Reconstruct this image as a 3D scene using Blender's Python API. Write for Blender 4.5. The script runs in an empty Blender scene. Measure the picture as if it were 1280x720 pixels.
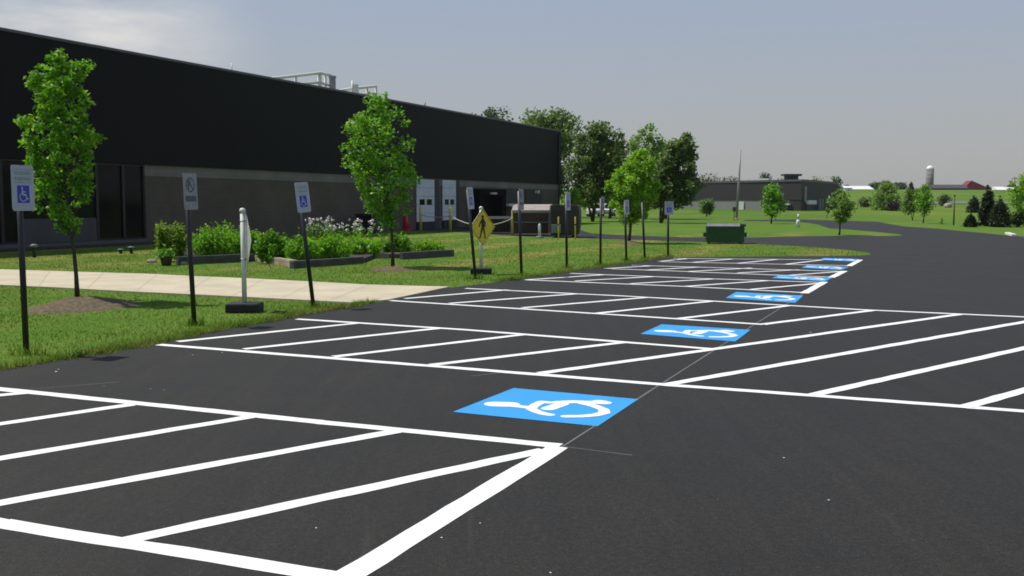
import bpy, math, random
import numpy as np
from mathutils import Vector, Quaternion

random.seed(7)
RNG = np.random.default_rng(11)
scene = bpy.context.scene
COL = scene.collection
R = math.radians

# ------------------------------------------------------------------ camera
F_PX, CX, CY, CAM_H = 1244.4, 640.0, 360.0, 1.6
HORIZON = 254.0
PITCH = math.atan((CY - HORIZON) / F_PX)
cp, sp = math.cos(PITCH), math.sin(PITCH)
cam_data = bpy.data.cameras.new('camera')
cam = bpy.data.objects.new('camera', cam_data)
COL.objects.link(cam)
cam_data.sensor_width = 36.0
cam_data.lens = 36.0 * F_PX / 1280.0
cam_data.clip_start = 0.1
cam_data.clip_end = 8000
cam.location = (0, 0, CAM_H)
cam.rotation_euler = (math.pi / 2 - PITCH, 0, 0)
scene.camera = cam


def ray(px, py):
    a, b = (px - CX) / F_PX, (CY - py) / F_PX
    return np.array([a, cp + b * sp, -sp + b * cp])


def terrain(x, y):
    g = np.maximum(0.0, np.asarray(y, float) - 135.0)
    return 12.0 * (1 - np.exp(-(g / 330.0) ** 1.5))


def gp(px, py, z=0.0):
    """where the line of sight meets the flat ground"""
    d = ray(px, py)
    t = (z - CAM_H) / d[2]
    return np.array([d[0] * t, d[1] * t, z])


def at(px, py):
    """where the line of sight meets the terrain"""
    d = ray(px, py)
    prev = 1.0
    t = 1.0
    while t < 1500:
        p = d * t + np.array([0, 0, CAM_H])
        if p[2] <= terrain(p[0], p[1]):
            lo, hi = prev, t
            for _ in range(30):
                m = (lo + hi) / 2
                q = d * m + np.array([0, 0, CAM_H])
                if q[2] <= terrain(q[0], q[1]):
                    hi = m
                else:
                    lo = m
            return d * hi + np.array([0, 0, CAM_H])
        prev = t
        t += max(0.3, t * 0.01)
    return at_d(px, 600)


def at_d(px, D):
    x = (px - CX) / F_PX * D * 1.0
    return np.array([x, D, float(terrain(x, D))])


def mpp(D):
    """metres per photo pixel at a distance"""
    return D / F_PX


# ------------------------------------------------------------------ materials
def new_mat(name):
    m = bpy.data.materials.new(name)
    m.use_nodes = True
    nt = m.node_tree
    for n in list(nt.nodes):
        nt.nodes.remove(n)
    out = nt.nodes.new('ShaderNodeOutputMaterial')
    return m, nt, out


def N(nt, kind, **kw):
    n = nt.nodes.new(kind)
    for k, v in kw.items():
        if k in n.inputs.keys():
            n.inputs[k].default_value = v
        else:
            setattr(n, k, v)
    return n


def rgba(c):
    return (c[0], c[1], c[2], 1.0)


def noise(nt, coord, scale, detail=3.0, rough=0.55):
    n = N(nt, 'ShaderNodeTexNoise')
    n.inputs['Scale'].default_value = scale
    n.inputs['Detail'].default_value = detail
    n.inputs['Roughness'].default_value = rough
    nt.links.new(coord, n.inputs['Vector'])
    return n


def ramp(nt, fac, stops):
    r = N(nt, 'ShaderNodeValToRGB')
    el = r.color_ramp.elements
    while len(el) < len(stops):
        el.new(0.5)
    for e, (p, c) in zip(el, stops):
        e.position = p
        e.color = rgba(c)
    nt.links.new(fac, r.inputs['Fac'])
    return r


def mix(nt, fac, a, b, mode='MIX'):
    m = N(nt, 'ShaderNodeMix', data_type='RGBA', blend_type=mode)
    for sock, v in ((m.inputs[0], fac), (m.inputs[6], a), (m.inputs[7], b)):
        if hasattr(v, 'is_linked'):
            nt.links.new(v, sock)
        elif isinstance(v, (int, float)):
            sock.default_value = v
        else:
            sock.default_value = rgba(v)
    return m.outputs[2]


def surf(name, c1, c2=None, scale=6.0, rough=0.6, metal=0.0, bump=0.0, bscale=None, spec=0.5, lo=0.35, hi=0.65):
    m, nt, out = new_mat(name)
    b = N(nt, 'ShaderNodeBsdfPrincipled')
    b.inputs['Roughness'].default_value = rough
    b.inputs['Metallic'].default_value = metal
    b.inputs['Specular IOR Level'].default_value = spec
    tc = N(nt, 'ShaderNodeTexCoord')
    if c2 is None:
        c2 = tuple(v * 0.82 for v in c1)
    n = noise(nt, tc.outputs['Object'], scale, 5.0)
    r = ramp(nt, n.outputs['Fac'], [(lo, c2), (hi, c1)])
    nt.links.new(r.outputs['Color'], b.inputs['Base Color'])
    if bump:
        n2 = noise(nt, tc.outputs['Object'], bscale or scale * 8, 4.0)
        bp = N(nt, 'ShaderNodeBump')
        bp.inputs['Strength'].default_value = bump
        bp.inputs['Distance'].default_value = 0.02
        nt.links.new(n2.outputs['Fac'], bp.inputs['Height'])
        nt.links.new(bp.outputs['Normal'], b.inputs['Normal'])
    nt.links.new(b.outputs[0], out.inputs['Surface'])
    return m


def leaf_mat(name, dark, light, trans=0.35, spread=1.0, tip=None):
    m, nt, out = new_mat(name)
    geo = N(nt, 'ShaderNodeNewGeometry')
    tc = N(nt, 'ShaderNodeTexCoord')
    stops = [(0.0, dark), (0.75, light)]
    if tip:
        stops.append((1.0, tip))
    r = ramp(nt, geo.outputs['Random Per Island'], stops)
    n = noise(nt, tc.outputs['Object'], spread, 2.0)
    r2 = ramp(nt, n.outputs['Fac'], [(0.3, (0.72, 0.75, 0.7)), (0.7, (1.15, 1.12, 1.0))])
    c = mix(nt, 1.0, r.outputs['Color'], r2.outputs['Color'], 'MULTIPLY')
    d = N(nt, 'ShaderNodeBsdfDiffuse')
    t = N(nt, 'ShaderNodeBsdfTranslucent')
    g = N(nt, 'ShaderNodeBsdfGlossy')
    g.inputs['Roughness'].default_value = 0.5
    g.inputs['Color'].default_value = (0.8, 0.85, 0.8, 1)
    nt.links.new(c, d.inputs['Color'])
    nt.links.new(c, t.inputs['Color'])
    ms = N(nt, 'ShaderNodeMixShader')
    ms.inputs[0].default_value = trans
    nt.links.new(d.outputs[0], ms.inputs[1])
    nt.links.new(t.outputs[0], ms.inputs[2])
    ms2 = N(nt, 'ShaderNodeMixShader')
    ms2.inputs[0].default_value = 0.035
    nt.links.new(ms.outputs[0], ms2.inputs[1])
    nt.links.new(g.outputs[0], ms2.inputs[2])
    nt.links.new(ms2.outputs[0], out.inputs['Surface'])
    return m


def blade_mat():
    m, nt, out = new_mat('grass_blades')
    geo = N(nt, 'ShaderNodeNewGeometry')
    tc = N(nt, 'ShaderNodeTexCoord')
    P = tc.outputs['Object']
    r = ramp(nt, geo.outputs['Random Per Island'], [(0.0, (0.105, 0.190, 0.020)), (0.7, (0.175, 0.310, 0.034)), (1.0, (0.33, 0.35, 0.10))])
    n1 = noise(nt, P, 0.55, 4.0, 0.6)
    f = ramp(nt, n1.outputs['Fac'], [(0.50, (0, 0, 0)), (0.72, (0.85, 0.85, 0.85))])
    c = mix(nt, f.outputs['Color'], r.outputs['Color'], (0.31, 0.265, 0.095))
    n2 = noise(nt, P, 1.7, 3.0)
    v = ramp(nt, n2.outputs['Fac'], [(0.3, (0.70, 0.74, 0.7)), (0.7, (1.2, 1.16, 1.1))])
    c = mix(nt, 1.0, c, v.outputs['Color'], 'MULTIPLY')
    d = N(nt, 'ShaderNodeBsdfDiffuse')
    t = N(nt, 'ShaderNodeBsdfTranslucent')
    nt.links.new(c, d.inputs['Color'])
    nt.links.new(c, t.inputs['Color'])
    ms = N(nt, 'ShaderNodeMixShader')
    ms.inputs[0].default_value = 0.4
    nt.links.new(d.outputs[0], ms.inputs[1])
    nt.links.new(t.outputs[0], ms.inputs[2])
    nt.links.new(ms.outputs[0], out.inputs['Surface'])
    return m


def lawn_mat():
    m, nt, out = new_mat('lawn_grass')
    tc = N(nt, 'ShaderNodeTexCoord')
    P = tc.outputs['Object']
    big = noise(nt, P, 0.09, 4.0)
    mid = noise(nt, P, 0.8, 4.0)
    fine = noise(nt, P, 14.0, 5.0, 0.7)
    base = ramp(nt, fine.outputs['Fac'], [(0.28, (0.052, 0.098, 0.012)), (0.5, (0.098, 0.178, 0.024)), (0.75, (0.155, 0.240, 0.042))])
    patch = ramp(nt, mid.outputs['Fac'], [(0.35, (0.78, 0.92, 0.7)), (0.62, (1.15, 1.05, 1.1))])
    c = mix(nt, 1.0, base.outputs['Color'], patch.outputs['Color'], 'MULTIPLY')
    # dry mowing bands, parallel to the long wall
    mp = N(nt, 'ShaderNodeMapping')
    mp.inputs['Rotation'].default_value = (0, 0, R(24))
    nt.links.new(P, mp.inputs['Vector'])
    sx = N(nt, 'ShaderNodeSeparateXYZ')
    nt.links.new(mp.outputs[0], sx.inputs[0])
    wob = noise(nt, P, 0.12, 2.0)
    ad = N(nt, 'ShaderNodeMath', operation='MULTIPLY_ADD')
    nt.links.new(wob.outputs['Fac'], ad.inputs[0])
    ad.inputs[1].default_value = 1.8
    nt.links.new(sx.outputs['X'], ad.inputs[2])
    sn = N(nt, 'ShaderNodeMath', operation='MULTIPLY')
    nt.links.new(ad.outputs[0], sn.inputs[0])
    sn.inputs[1].default_value = 2 * math.pi / 4.0
    si = N(nt, 'ShaderNodeMath', operation='SINE')
    nt.links.new(sn.outputs[0], si.inputs[0])
    band = N(nt, 'ShaderNodeMapRange')
    band.inputs['From Min'].default_value = 0.05
    band.inputs['From Max'].default_value = 0.95
    nt.links.new(si.outputs[0], band.inputs['Value'])
    # only on the open lawn beyond the flower bed
    so = N(nt, 'ShaderNodeSeparateXYZ')
    nt.links.new(P, so.inputs[0])
    my = N(nt, 'ShaderNodeMapRange')
    my.inputs['From Min'].default_value = 21
    my.inputs['From Max'].default_value = 26
    nt.links.new(so.outputs['Y'], my.inputs['Value'])
    my2 = N(nt, 'ShaderNodeMapRange')
    my2.inputs['From Min'].default_value = 60
    my2.inputs['From Max'].default_value = 46
    nt.links.new(so.outputs['Y'], my2.inputs['Value'])
    pr = N(nt, 'ShaderNodeMath', operation='MULTIPLY')
    nt.links.new(my.outputs[0], pr.inputs[0])
    nt.links.new(my2.outputs[0], pr.inputs[1])
    pr2 = N(nt, 'ShaderNodeMath', operation='MULTIPLY')
    nt.links.new(pr.outputs[0], pr2.inputs[0])
    nt.links.new(band.outputs[0], pr2.inputs[1])
    dry = ramp(nt, mid.outputs['Fac'], [(0.40, (0.25, 0.25, 0.25)), (0.65, (1, 1, 1))])
    pr3 = N(nt, 'ShaderNodeMath', operation='MULTIPLY')
    nt.links.new(pr2.outputs[0], pr3.inputs[0])
    nt.links.new(dry.outputs['Color'], pr3.inputs[1])
    c = mix(nt, pr3.outputs[0], c, (0.26, 0.22, 0.065))
    # dry patches everywhere
    dp = ramp(nt, big.outputs['Fac'], [(0.55, (0, 0, 0)), (0.72, (0.55, 0.55, 0.55))])
    c = mix(nt, dp.outputs['Color'], c, (0.20, 0.20, 0.05))
    # fields far up the slope
    fld = noise(nt, P, 0.022, 4.0, 0.6)
    fr = ramp(nt, fld.outputs['Fac'], [(0.32, (0.70, 0.80, 0.72)), (0.5, (0.95, 0.95, 0.95)), (0.66, (1.35, 1.12, 1.05))])
    my3 = N(nt, 'ShaderNodeMapRange')
    my3.inputs['From Min'].default_value = 70
    my3.inputs['From Max'].default_value = 110
    nt.links.new(so.outputs['Y'], my3.inputs['Value'])
    c = mix(nt, my3.outputs[0], c, mix(nt, 1.0, c, fr.outputs['Color'], 'MULTIPLY'))
    b = N(nt, 'ShaderNodeBsdfPrincipled')
    b.inputs['Roughness'].default_value = 0.95
    b.inputs['Specular IOR Level'].default_value = 0.1
    nt.links.new(c, b.inputs['Base Color'])
    bp = N(nt, 'ShaderNodeBump')
    bp.inputs['Strength'].default_value = 0.7
    bp.inputs['Distance'].default_value = 0.05
    nt.links.new(fine.outputs['Fac'], bp.inputs['Height'])
    nt.links.new(bp.outputs['Normal'], b.inputs['Normal'])
    nt.links.new(b.outputs[0], out.inputs['Surface'])
    return m


def asphalt_mat():
    m, nt, out = new_mat('sealed_asphalt')
    tc = N(nt, 'ShaderNodeTexCoord')
    P = tc.outputs['Object']
    grain = noise(nt, P, 95.0, 4.0, 0.75)
    mid = noise(nt, P, 1.1, 5.0, 0.6)
    big = noise(nt, P, 0.17, 3.0)
    c0 = ramp(nt, grain.outputs['Fac'], [(0.30, (0.0118, 0.0107, 0.0088)), (0.55, (0.0232, 0.0210, 0.0174)), (0.78, (0.064, 0.059, 0.050))])
    c1 = ramp(nt, mid.outputs['Fac'], [(0.3, (0.84, 0.84, 0.84)), (0.7, (1.14, 1.13, 1.12))])
    c2 = ramp(nt, big.outputs['Fac'], [(0.3, (0.90, 0.90, 0.90)), (0.7, (1.08, 1.07, 1.06))])
    c = mix(nt, 1.0, c0.outputs['Color'], c1.outputs['Color'], 'MULTIPLY')
    c = mix(nt, 1.0, c, c2.outputs['Color'], 'MULTIPLY')
    # squeegee streaks running along the lot
    mp = N(nt, 'ShaderNodeMapping')
    mp.inputs['Rotation'].default_value = (0, 0, R(24))
    mp.inputs['Scale'].default_value = (7.0, 0.22, 1.0)
    nt.links.new(P, mp.inputs['Vector'])
    st = noise(nt, mp.outputs[0], 1.0, 3.0)
    c3 = ramp(nt, st.outputs['Fac'], [(0.35, (0.90, 0.90, 0.90)), (0.7, (1.09, 1.09, 1.08))])
    c = mix(nt, 1.0, c, c3.outputs['Color'], 'MULTIPLY')
    med = noise(nt, P, 28.0, 3.0, 0.6)
    c4 = ramp(nt, med.outputs['Fac'], [(0.34, (0.80, 0.80, 0.80)), (0.66, (1.20, 1.19, 1.18))])
    c = mix(nt, 1.0, c, c4.outputs['Color'], 'MULTIPLY')
    # pale chips of stone showing through the sealer
    vo = N(nt, 'ShaderNodeTexVoronoi')
    vo.inputs['Scale'].default_value = 26.0
    nt.links.new(P, vo.inputs['Vector'])
    vs = ramp(nt, vo.outputs['Distance'], [(0.05, (1, 1, 1)), (0.10, (0, 0, 0))])
    vc = N(nt, 'ShaderNodeSeparateColor')
    nt.links.new(vo.outputs['Color'], vc.inputs[0])
    vt = ramp(nt, vc.outputs[0], [(0.86, (0, 0, 0)), (0.90, (0.8, 0.8, 0.8))])
    sk = N(nt, 'ShaderNodeMath', operation='MULTIPLY')
    nt.links.new(vs.outputs['Color'], sk.inputs[0])
    nt.links.new(vt.outputs['Color'], sk.inputs[1])
    c = mix(nt, sk.outputs[0], c, (0.13, 0.125, 0.115))
    # faint scuffs and tyre arcs
    mp2 = N(nt, 'ShaderNodeMapping')
    mp2.inputs['Rotation'].default_value = (0, 0, R(-38))
    mp2.inputs['Scale'].default_value = (9.0, 0.35, 1.0)
    wv = noise(nt, P, 0.25, 2.0)
    va = N(nt, 'ShaderNodeVectorMath', operation='ADD')
    nt.links.new(P, va.inputs[0])
    nt.links.new(wv.outputs['Color'], va.inputs[1])
    nt.links.new(va.outputs[0], mp2.inputs['Vector'])
    sc = noise(nt, mp2.outputs[0], 1.0, 4.0, 0.65)
    sr = ramp(nt, sc.outputs['Fac'], [(0.64, (0, 0, 0)), (0.76, (0.35, 0.35, 0.35))])
    c = mix(nt, sr.outputs['Color'], c, (0.055, 0.052, 0.047))
    b = N(nt, 'ShaderNodeBsdfPrincipled')
    rr = ramp(nt, mid.outputs['Fac'], [(0.3, (0.58,) * 3), (0.7, (0.70,) * 3)])
    nt.links.new(rr.outputs['Color'], b.inputs['Roughness'])
    b.inputs['Specular IOR Level'].default_value = 0.26
    nt.links.new(c, b.inputs['Base Color'])
    bp = N(nt, 'ShaderNodeBump')
    bp.inputs['Strength'].default_value = 0.55
    bp.inputs['Distance'].default_value = 0.006
    nt.links.new(grain.outputs['Fac'], bp.inputs['Height'])
    nt.links.new(bp.outputs['Normal'], b.inputs['Normal'])
    nt.links.new(b.outputs[0], out.inputs['Surface'])
    return m


def paint_mat(name, c, worn):
    m, nt, out = new_mat(name)
    tc = N(nt, 'ShaderNodeTexCoord')
    P = tc.outputs['Object']
    g = noise(nt, P, 95.0, 4.0, 0.75)
    w = noise(nt, P, 2.4, 4.0)
    r = ramp(nt, g.outputs['Fac'], [(0.24, worn), (0.36, c)])
    r2 = ramp(nt, w.outputs['Fac'], [(0.3, (0.90, 0.90, 0.90)), (0.7, (1, 1, 1))])
    cc = mix(nt, 1.0, r.outputs['Color'], r2.outputs['Color'], 'MULTIPLY')
    b = N(nt, 'ShaderNodeBsdfPrincipled')
    b.inputs['Roughness'].default_value = 0.6
    b.inputs['Specular IOR Level'].default_value = 0.3
    nt.links.new(cc, b.inputs['Base Color'])
    bp = N(nt, 'ShaderNodeBump')
    bp.inputs['Strength'].default_value = 0.3
    bp.inputs['Distance'].default_value = 0.005
    nt.links.new(g.outputs['Fac'], bp.inputs['Height'])
    nt.links.new(bp.outputs['Normal'], b.inputs['Normal'])
    nt.links.new(b.outputs[0], out.inputs['Surface'])
    return m


def wall_frame_mat(name, kind, c1, c2):
    """wall materials in the wall's own frame: ribbed sheet metal or block work"""
    m, nt, out = new_mat(name)
    tc = N(nt, 'ShaderNodeTexCoord')
    mp = N(nt, 'ShaderNodeMapping')
    mp.vector_type = 'POINT'
    mp.inputs['Rotation'].default_value = (0, 0, -WALL_ANG)
    nt.links.new(tc.outputs['Object'], mp.inputs['Vector'])
    b = N(nt, 'ShaderNodeBsdfPrincipled')
    bp = N(nt, 'ShaderNodeBump')
    if kind == 'ribbed':
        b.inputs['Roughness'].default_value = 0.55
        b.inputs['Specular IOR Level'].default_value = 0.12
        w = N(nt, 'ShaderNodeTexWave', bands_direction='X')
        w.inputs['Scale'].default_value = 0.55
        w.inputs['Distortion'].default_value = 0.0
        nt.links.new(mp.outputs[0], w.inputs['Vector'])
        n = noise(nt, tc.outputs['Object'], 0.25, 4.0)
        r = ramp(nt, n.outputs['Fac'], [(0.3, c2), (0.7, c1)])
        r2 = ramp(nt, w.outputs['Fac'], [(0.0, (0.86, 0.86, 0.86)), (0.06, (1, 1, 1))])
        c = mix(nt, 1.0, r.outputs['Color'], r2.outputs['Color'], 'MULTIPLY')
        nt.links.new(c, b.inputs['Base Color'])
        bp.inputs['Strength'].default_value = 0.1
        bp.inputs['Distance'].default_value = 0.01
        nt.links.new(w.outputs['Fac'], bp.inputs['Height'])
    else:
        b.inputs['Roughness'].default_value = 0.9
        sx = N(nt, 'ShaderNodeSeparateXYZ')
        nt.links.new(mp.outputs[0], sx.inputs[0])
        cb = N(nt, 'ShaderNodeCombineXYZ')
        nt.links.new(sx.outputs['X'], cb.inputs['X'])
        nt.links.new(sx.outputs['Z'], cb.inputs['Y'])
        br = N(nt, 'ShaderNodeTexBrick')
        br.inputs['Color1'].default_value = rgba(c1)
        br.inputs['Color2'].default_value = rgba(tuple((a + d) / 2 for a, d in zip(c1, c2)))
        br.inputs['Mortar'].default_value = rgba(c2)
        br.inputs['Scale'].default_value = 1.0
        br.inputs['Brick Width'].default_value = 0.4
        br.inputs['Row Height'].default_value = 0.2
        br.inputs['Mortar Size'].default_value = 0.012
        nt.links.new(cb.outputs[0], br.inputs['Vector'])
        n = noise(nt, tc.outputs['Object'], 0.7, 5.0)
        r = ramp(nt, n.outputs['Fac'], [(0.3, (0.82, 0.82, 0.82)), (0.7, (1.1, 1.1, 1.1))])
        c = mix(nt, 1.0, br.outputs['Color'], r.outputs['Color'], 'MULTIPLY')
        nt.links.new(c, b.inputs['Base Color'])
        bp.inputs['Strength'].default_value = 0.4
        bp.inputs['Distance'].default_value = 0.01
        bp.invert = True
        nt.links.new(br.outputs['Fac'], bp.inputs['Height'])
    nt.links.new(bp.outputs['Normal'], b.inputs['Normal'])
    nt.links.new(b.outputs[0], out.inputs['Surface'])
    return m


def glass_mat(name, c):
    m, nt, out = new_mat(name)
    b = N(nt, 'ShaderNodeBsdfPrincipled')
    b.inputs['Base Color'].default_value = rgba(c)
    b.inputs['Roughness'].default_value = 0.06
    b.inputs['Specular IOR Level'].default_value = 0.14
    nt.links.new(b.outputs[0], out.inputs['Surface'])
    return m


# ------------------------------------------------------------------ mesh helpers
def link_mesh(name, me, mat, parent=None, loc=None):
    o = bpy.data.objects.new(name, me)
    COL.objects.link(o)
    if mat is not None:
        me.materials.append(mat)
    if parent is not None:
        o.parent = parent
    if loc is not None:
        o.location = loc
    return o


class MB:
    """collects shapes in world coordinates and links them as one mesh"""

    def __init__(s):
        s.v, s.f, s.mi = [], [], []
        s.smooth = False

    def add(s, vs, fs):
        n = len(s.v)
        s.v += [tuple(float(c) for c in v) for v in vs]
        s.f += [tuple(i + n for i in f) for f in fs]
        return s

    def frame_box(s, o, ax, ay, az, a0, a1, b0, b1, c0, c1):
        vs = []
        for c in (c0, c1):
            for (a, b) in ((a0, b0), (a1, b0), (a1, b1), (a0, b1)):
                vs.append(o + ax * a + ay * b + az * c)
        return s.add(vs, [(3, 2, 1, 0), (4, 5, 6, 7), (0, 1, 5, 4), (1, 2, 6, 5), (2, 3, 7, 6), (3, 0, 4, 7)])

    def box(s, x0, x1, y0, y1, z0, z1):
        o = np.zeros(3)
        e = np.eye(3)
        return s.frame_box(o, e[0], e[1], e[2], x0, x1, y0, y1, z0, z1)

    def tube(s, pts, radii, seg=8, caps=True):
        pts = [np.array(p, float) for p in pts]
        if not hasattr(radii, '__len__'):
            radii = [radii] * len(pts)
        rings = []
        ref = None
        for i, p in enumerate(pts):
            d = pts[min(i + 1, len(pts) - 1)] - pts[max(i - 1, 0)]
            d = d / (np.linalg.norm(d) + 1e-9)
            if ref is None:
                ref = np.array([1.0, 0, 0]) if abs(d[0]) < 0.9 else np.array([0, 1.0, 0])
            u = ref - d * np.dot(ref, d)
            u /= np.linalg.norm(u) + 1e-9
            w = np.cross(d, u)
            ref = u
            rings.append([p + radii[i] * (math.cos(2 * math.pi * k / seg) * u + math.sin(2 * math.pi * k / seg) * w) for k in range(seg)])
        vs = [q for r in rings for q in r]
        fs = []
        for i in range(len(rings) - 1):
            for k in range(seg):
                a, b = i * seg + k, i * seg + (k + 1) % seg
                fs.append((a, b, b + seg, a + seg))
        if caps:
            fs.append(tuple(range(seg))[::-1])
            fs.append(tuple((len(rings) - 1) * seg + k for k in range(seg)))
        return s.add(vs, fs)

    def lathe(s, o, prof, seg=16):
        o = np.array(o, float)
        vs = []
        for r, z in prof:
            for k in range(seg):
                a = 2 * math.pi * k / seg
                vs.append(o + np.array([r * math.cos(a), r * math.sin(a), z]))
        fs = []
        for i in range(len(prof) - 1):
            for k in range(seg):
                a, b = i * seg + k, i * seg + (k + 1) % seg
                fs.append((a, b, b + seg, a + seg))
        fs.append(tuple(range(seg))[::-1])
        fs.append(tuple((len(prof) - 1) * seg + k for k in range(seg)))
        return s.add(vs, fs)

    def prism(s, poly, ax, ay, o, az, c0, c1):
        """polygon in the ax,ay plane extruded along az"""
        n = len(poly)
        vs = [o + ax * p[0] + ay * p[1] + az * c0 for p in poly] + [o + ax * p[0] + ay * p[1] + az * c1 for p in poly]
        fs = [tuple(range(n))[::-1], tuple(range(n, 2 * n))]
        for i in range(n):
            j = (i + 1) % n
            fs.append((i, j, j + n, i + n))
        return s.add(vs, fs)

    def build(s, name, mat, parent=None, smooth=False, bevel=0.0):
        off = np.zeros(3)
        if parent is not None:
            p = parent
            while p is not None:
                off += np.array(p.location)
                p = p.parent
        me = bpy.data.meshes.new(name)
        me.from_pydata([(v[0] - off[0], v[1] - off[1], v[2] - off[2]) for v in s.v], [], s.f)
        me.validate()
        import bmesh
        bm = bmesh.new()
        bm.from_mesh(me)
        if bevel > 0:
            bmesh.ops.remove_doubles(bm, verts=bm.verts, dist=1e-5)
            es = [e for e in bm.edges if len(e.link_faces) == 2 and e.calc_face_angle(0) > 0.6]
            bmesh.ops.bevel(bm, geom=es, offset=bevel, segments=2, affect='EDGES', profile=0.6)
        bmesh.ops.recalc_face_normals(bm, faces=bm.faces)
        bm.to_mesh(me)
        bm.free()
        if smooth:
            me.polygons.foreach_set('use_smooth', [True] * len(me.polygons))
        return link_mesh(name, me, mat, parent)


def np_mesh(name, V, k, mat, parent=None):
    """V: (n*k,3) array, n separate k-gons"""
    n = len(V) // k
    me = bpy.data.meshes.new(name)
    me.vertices.add(len(V))
    off = np.array(parent.location) if parent is not None else np.zeros(3)
    me.vertices.foreach_set('co', (V - off).astype(np.float32).ravel())
    me.loops.add(n * k)
    me.loops.foreach_set('vertex_index', np.arange(n * k, dtype=np.int32))
    me.polygons.add(n)
    me.polygons.foreach_set('loop_start', np.arange(0, n * k, k, dtype=np.int32))
    me.polygons.foreach_set('loop_total', np.full(n, k, dtype=np.int32))
    me.update()
    me.validate()
    return link_mesh(name, me, mat, parent)


def tag(o, label, cat, group=None, kind=None):
    o['label'] = label
    o['category'] = cat
    if group:
        o['group'] = group
    if kind:
        o['kind'] = kind
    return o


def empty(name, loc, label, cat, group=None):
    o = bpy.data.objects.new(name, None)
    COL.objects.link(o)
    o.location = tuple(float(c) for c in loc)
    o.empty_display_size = 0.2
    return tag(o, label, cat, group)


def struct(o):
    o['kind'] = 'structure'
    return o


def copy_tree(o, parent=None):
    c = o.copy()
    COL.objects.link(c)
    if parent is not None:
        c.parent = parent
    for ch in list(o.children):
        copy_tree(ch, c)
    return c


def rand_unit(n):
    v = RNG.normal(size=(n, 3))
    return v / (np.linalg.norm(v, axis=1, keepdims=True) + 1e-9)


def leaf_quads(C, size, flat=0.35, droop=0.0, aspect=0.62):
    """diamond leaves round centres C; leaves tend to lie flattish"""
    n = len(C)
    nrm = rand_unit(n)
    nrm[:, 2] = np.abs(nrm[:, 2]) + flat
    nrm /= np.linalg.norm(nrm, axis=1, keepdims=True)
    a = rand_unit(n)
    a -= nrm * np.sum(a * nrm, axis=1, keepdims=True)
    a /= np.linalg.norm(a, axis=1, keepdims=True) + 1e-9
    a[:, 2] -= droop
    b = np.cross(nrm, a)
    s = (size * RNG.uniform(0.6, 1.3, n))[:, None]
    V = np.empty((n, 4, 3))
    V[:, 0] = C - a * s * 0.5
    V[:, 1] = C + b * s * aspect * 0.5 - a * s * 0.05 + nrm * s * 0.08
    V[:, 2] = C + a * s * 0.6 - nrm * s * 0.1
    V[:, 3] = C - b * s * aspect * 0.5 - a * s * 0.05 + nrm * s * 0.08
    return V.reshape(-1, 3)


def blade_quads(B, h, w, lean=0.35):
    """upright tapered blades rooted at B, three corners each"""
    n = len(B)
    ang = RNG.uniform(0, 2 * math.pi, n)
    side = np.stack([np.cos(ang), np.sin(ang), np.zeros(n)], 1)
    ln = RNG.normal(size=(n, 2)) * lean
    hh = h * RNG.uniform(0.55, 1.25, n)
    tip = B + np.stack([ln[:, 0] * hh, ln[:, 1] * hh, hh], 1)
    V = np.empty((n, 3, 3))
    ww = (w * np.ones(n))[:, None]
    V[:, 0] = B - side * ww * 0.5
    V[:, 1] = B + side * ww * 0.5
    V[:, 2] = tip
    return V.reshape(-1, 3)


def inside(poly, X, Y):
    poly = np.array(poly)[:, :2]
    r = np.zeros(len(X), bool)
    j = len(poly) - 1
    for i in range(len(poly)):
        xi, yi = poly[i]
        xj, yj = poly[j]
        c = ((yi > Y) != (yj > Y)) & (X < (xj - xi) * (Y - yi) / (yj - yi + 1e-12) + xi)
        r ^= c
        j = i
    return r


# ------------------------------------------------------------------ wall frame of the long building
WA, WB = gp(0, 313), gp(700, 278.4)
WD = (WB - WA) / np.linalg.norm(WB - WA)
WN = np.array([WD[1], -WD[0], 0.0])
WZ = np.array([0, 0, 1.0])
WALL_ANG = math.atan2(WD[1], WD[0])
W_END = float(np.linalg.norm(WB - WA))
W_TOP = 7.4


def wuv(px, py, o=0.0):
    """where a line of sight meets the wall: (metres along it, height)"""
    d = ray(px, py)
    c = np.array([0, 0, CAM_H])
    t = np.dot(WA + WN * o - c, WN) / np.dot(d, WN)
    p = c + d * t
    return float(np.dot(p - WA, WD)), float(p[2])


# ------------------------------------------------------------------ shared materials
M = {}
M['lawn'] = lawn_mat()
M['asphalt'] = asphalt_mat()
M['white_paint'] = paint_mat('white_road_paint', (0.86, 0.86, 0.83), (0.5, 0.5, 0.48))
M['blue_paint'] = paint_mat('blue_road_paint', (0.040, 0.33, 0.72), (0.03, 0.19, 0.42))
M['chalk'] = paint_mat('grey_layout_line', (0.16, 0.155, 0.15), (0.05, 0.05, 0.05))
M['concrete'] = surf('pale_concrete', (0.56, 0.49, 0.345), (0.46, 0.40, 0.285), 1.3, 0.9, bump=0.3, bscale=60)
M['blackwall'] = wall_frame_mat('black_ribbed_panel', 'ribbed', (0.0105, 0.0105, 0.0105), (0.0085, 0.0085, 0.0085))
M['block'] = wall_frame_mat('grey_block_work', 'block', (0.120, 0.095, 0.074), (0.099, 0.079, 0.062))
M['band'] = wall_frame_mat('pale_block_work', 'block', (0.225, 0.208, 0.185), (0.18, 0.168, 0.15))
M['bark'] = surf('brown_bark', (0.075, 0.058, 0.045), (0.035, 0.028, 0.022), 9.0, 0.95, bump=0.5, bscale=30)
M['black_metal'] = surf('black_painted_metal', (0.018, 0.018, 0.019), (0.012, 0.012, 0.013), 14, 0.45)
M['rubber'] = surf('black_rubber', (0.022, 0.022, 0.023), (0.014, 0.014, 0.015), 20, 0.8, bump=0.2, bscale=60)
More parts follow.
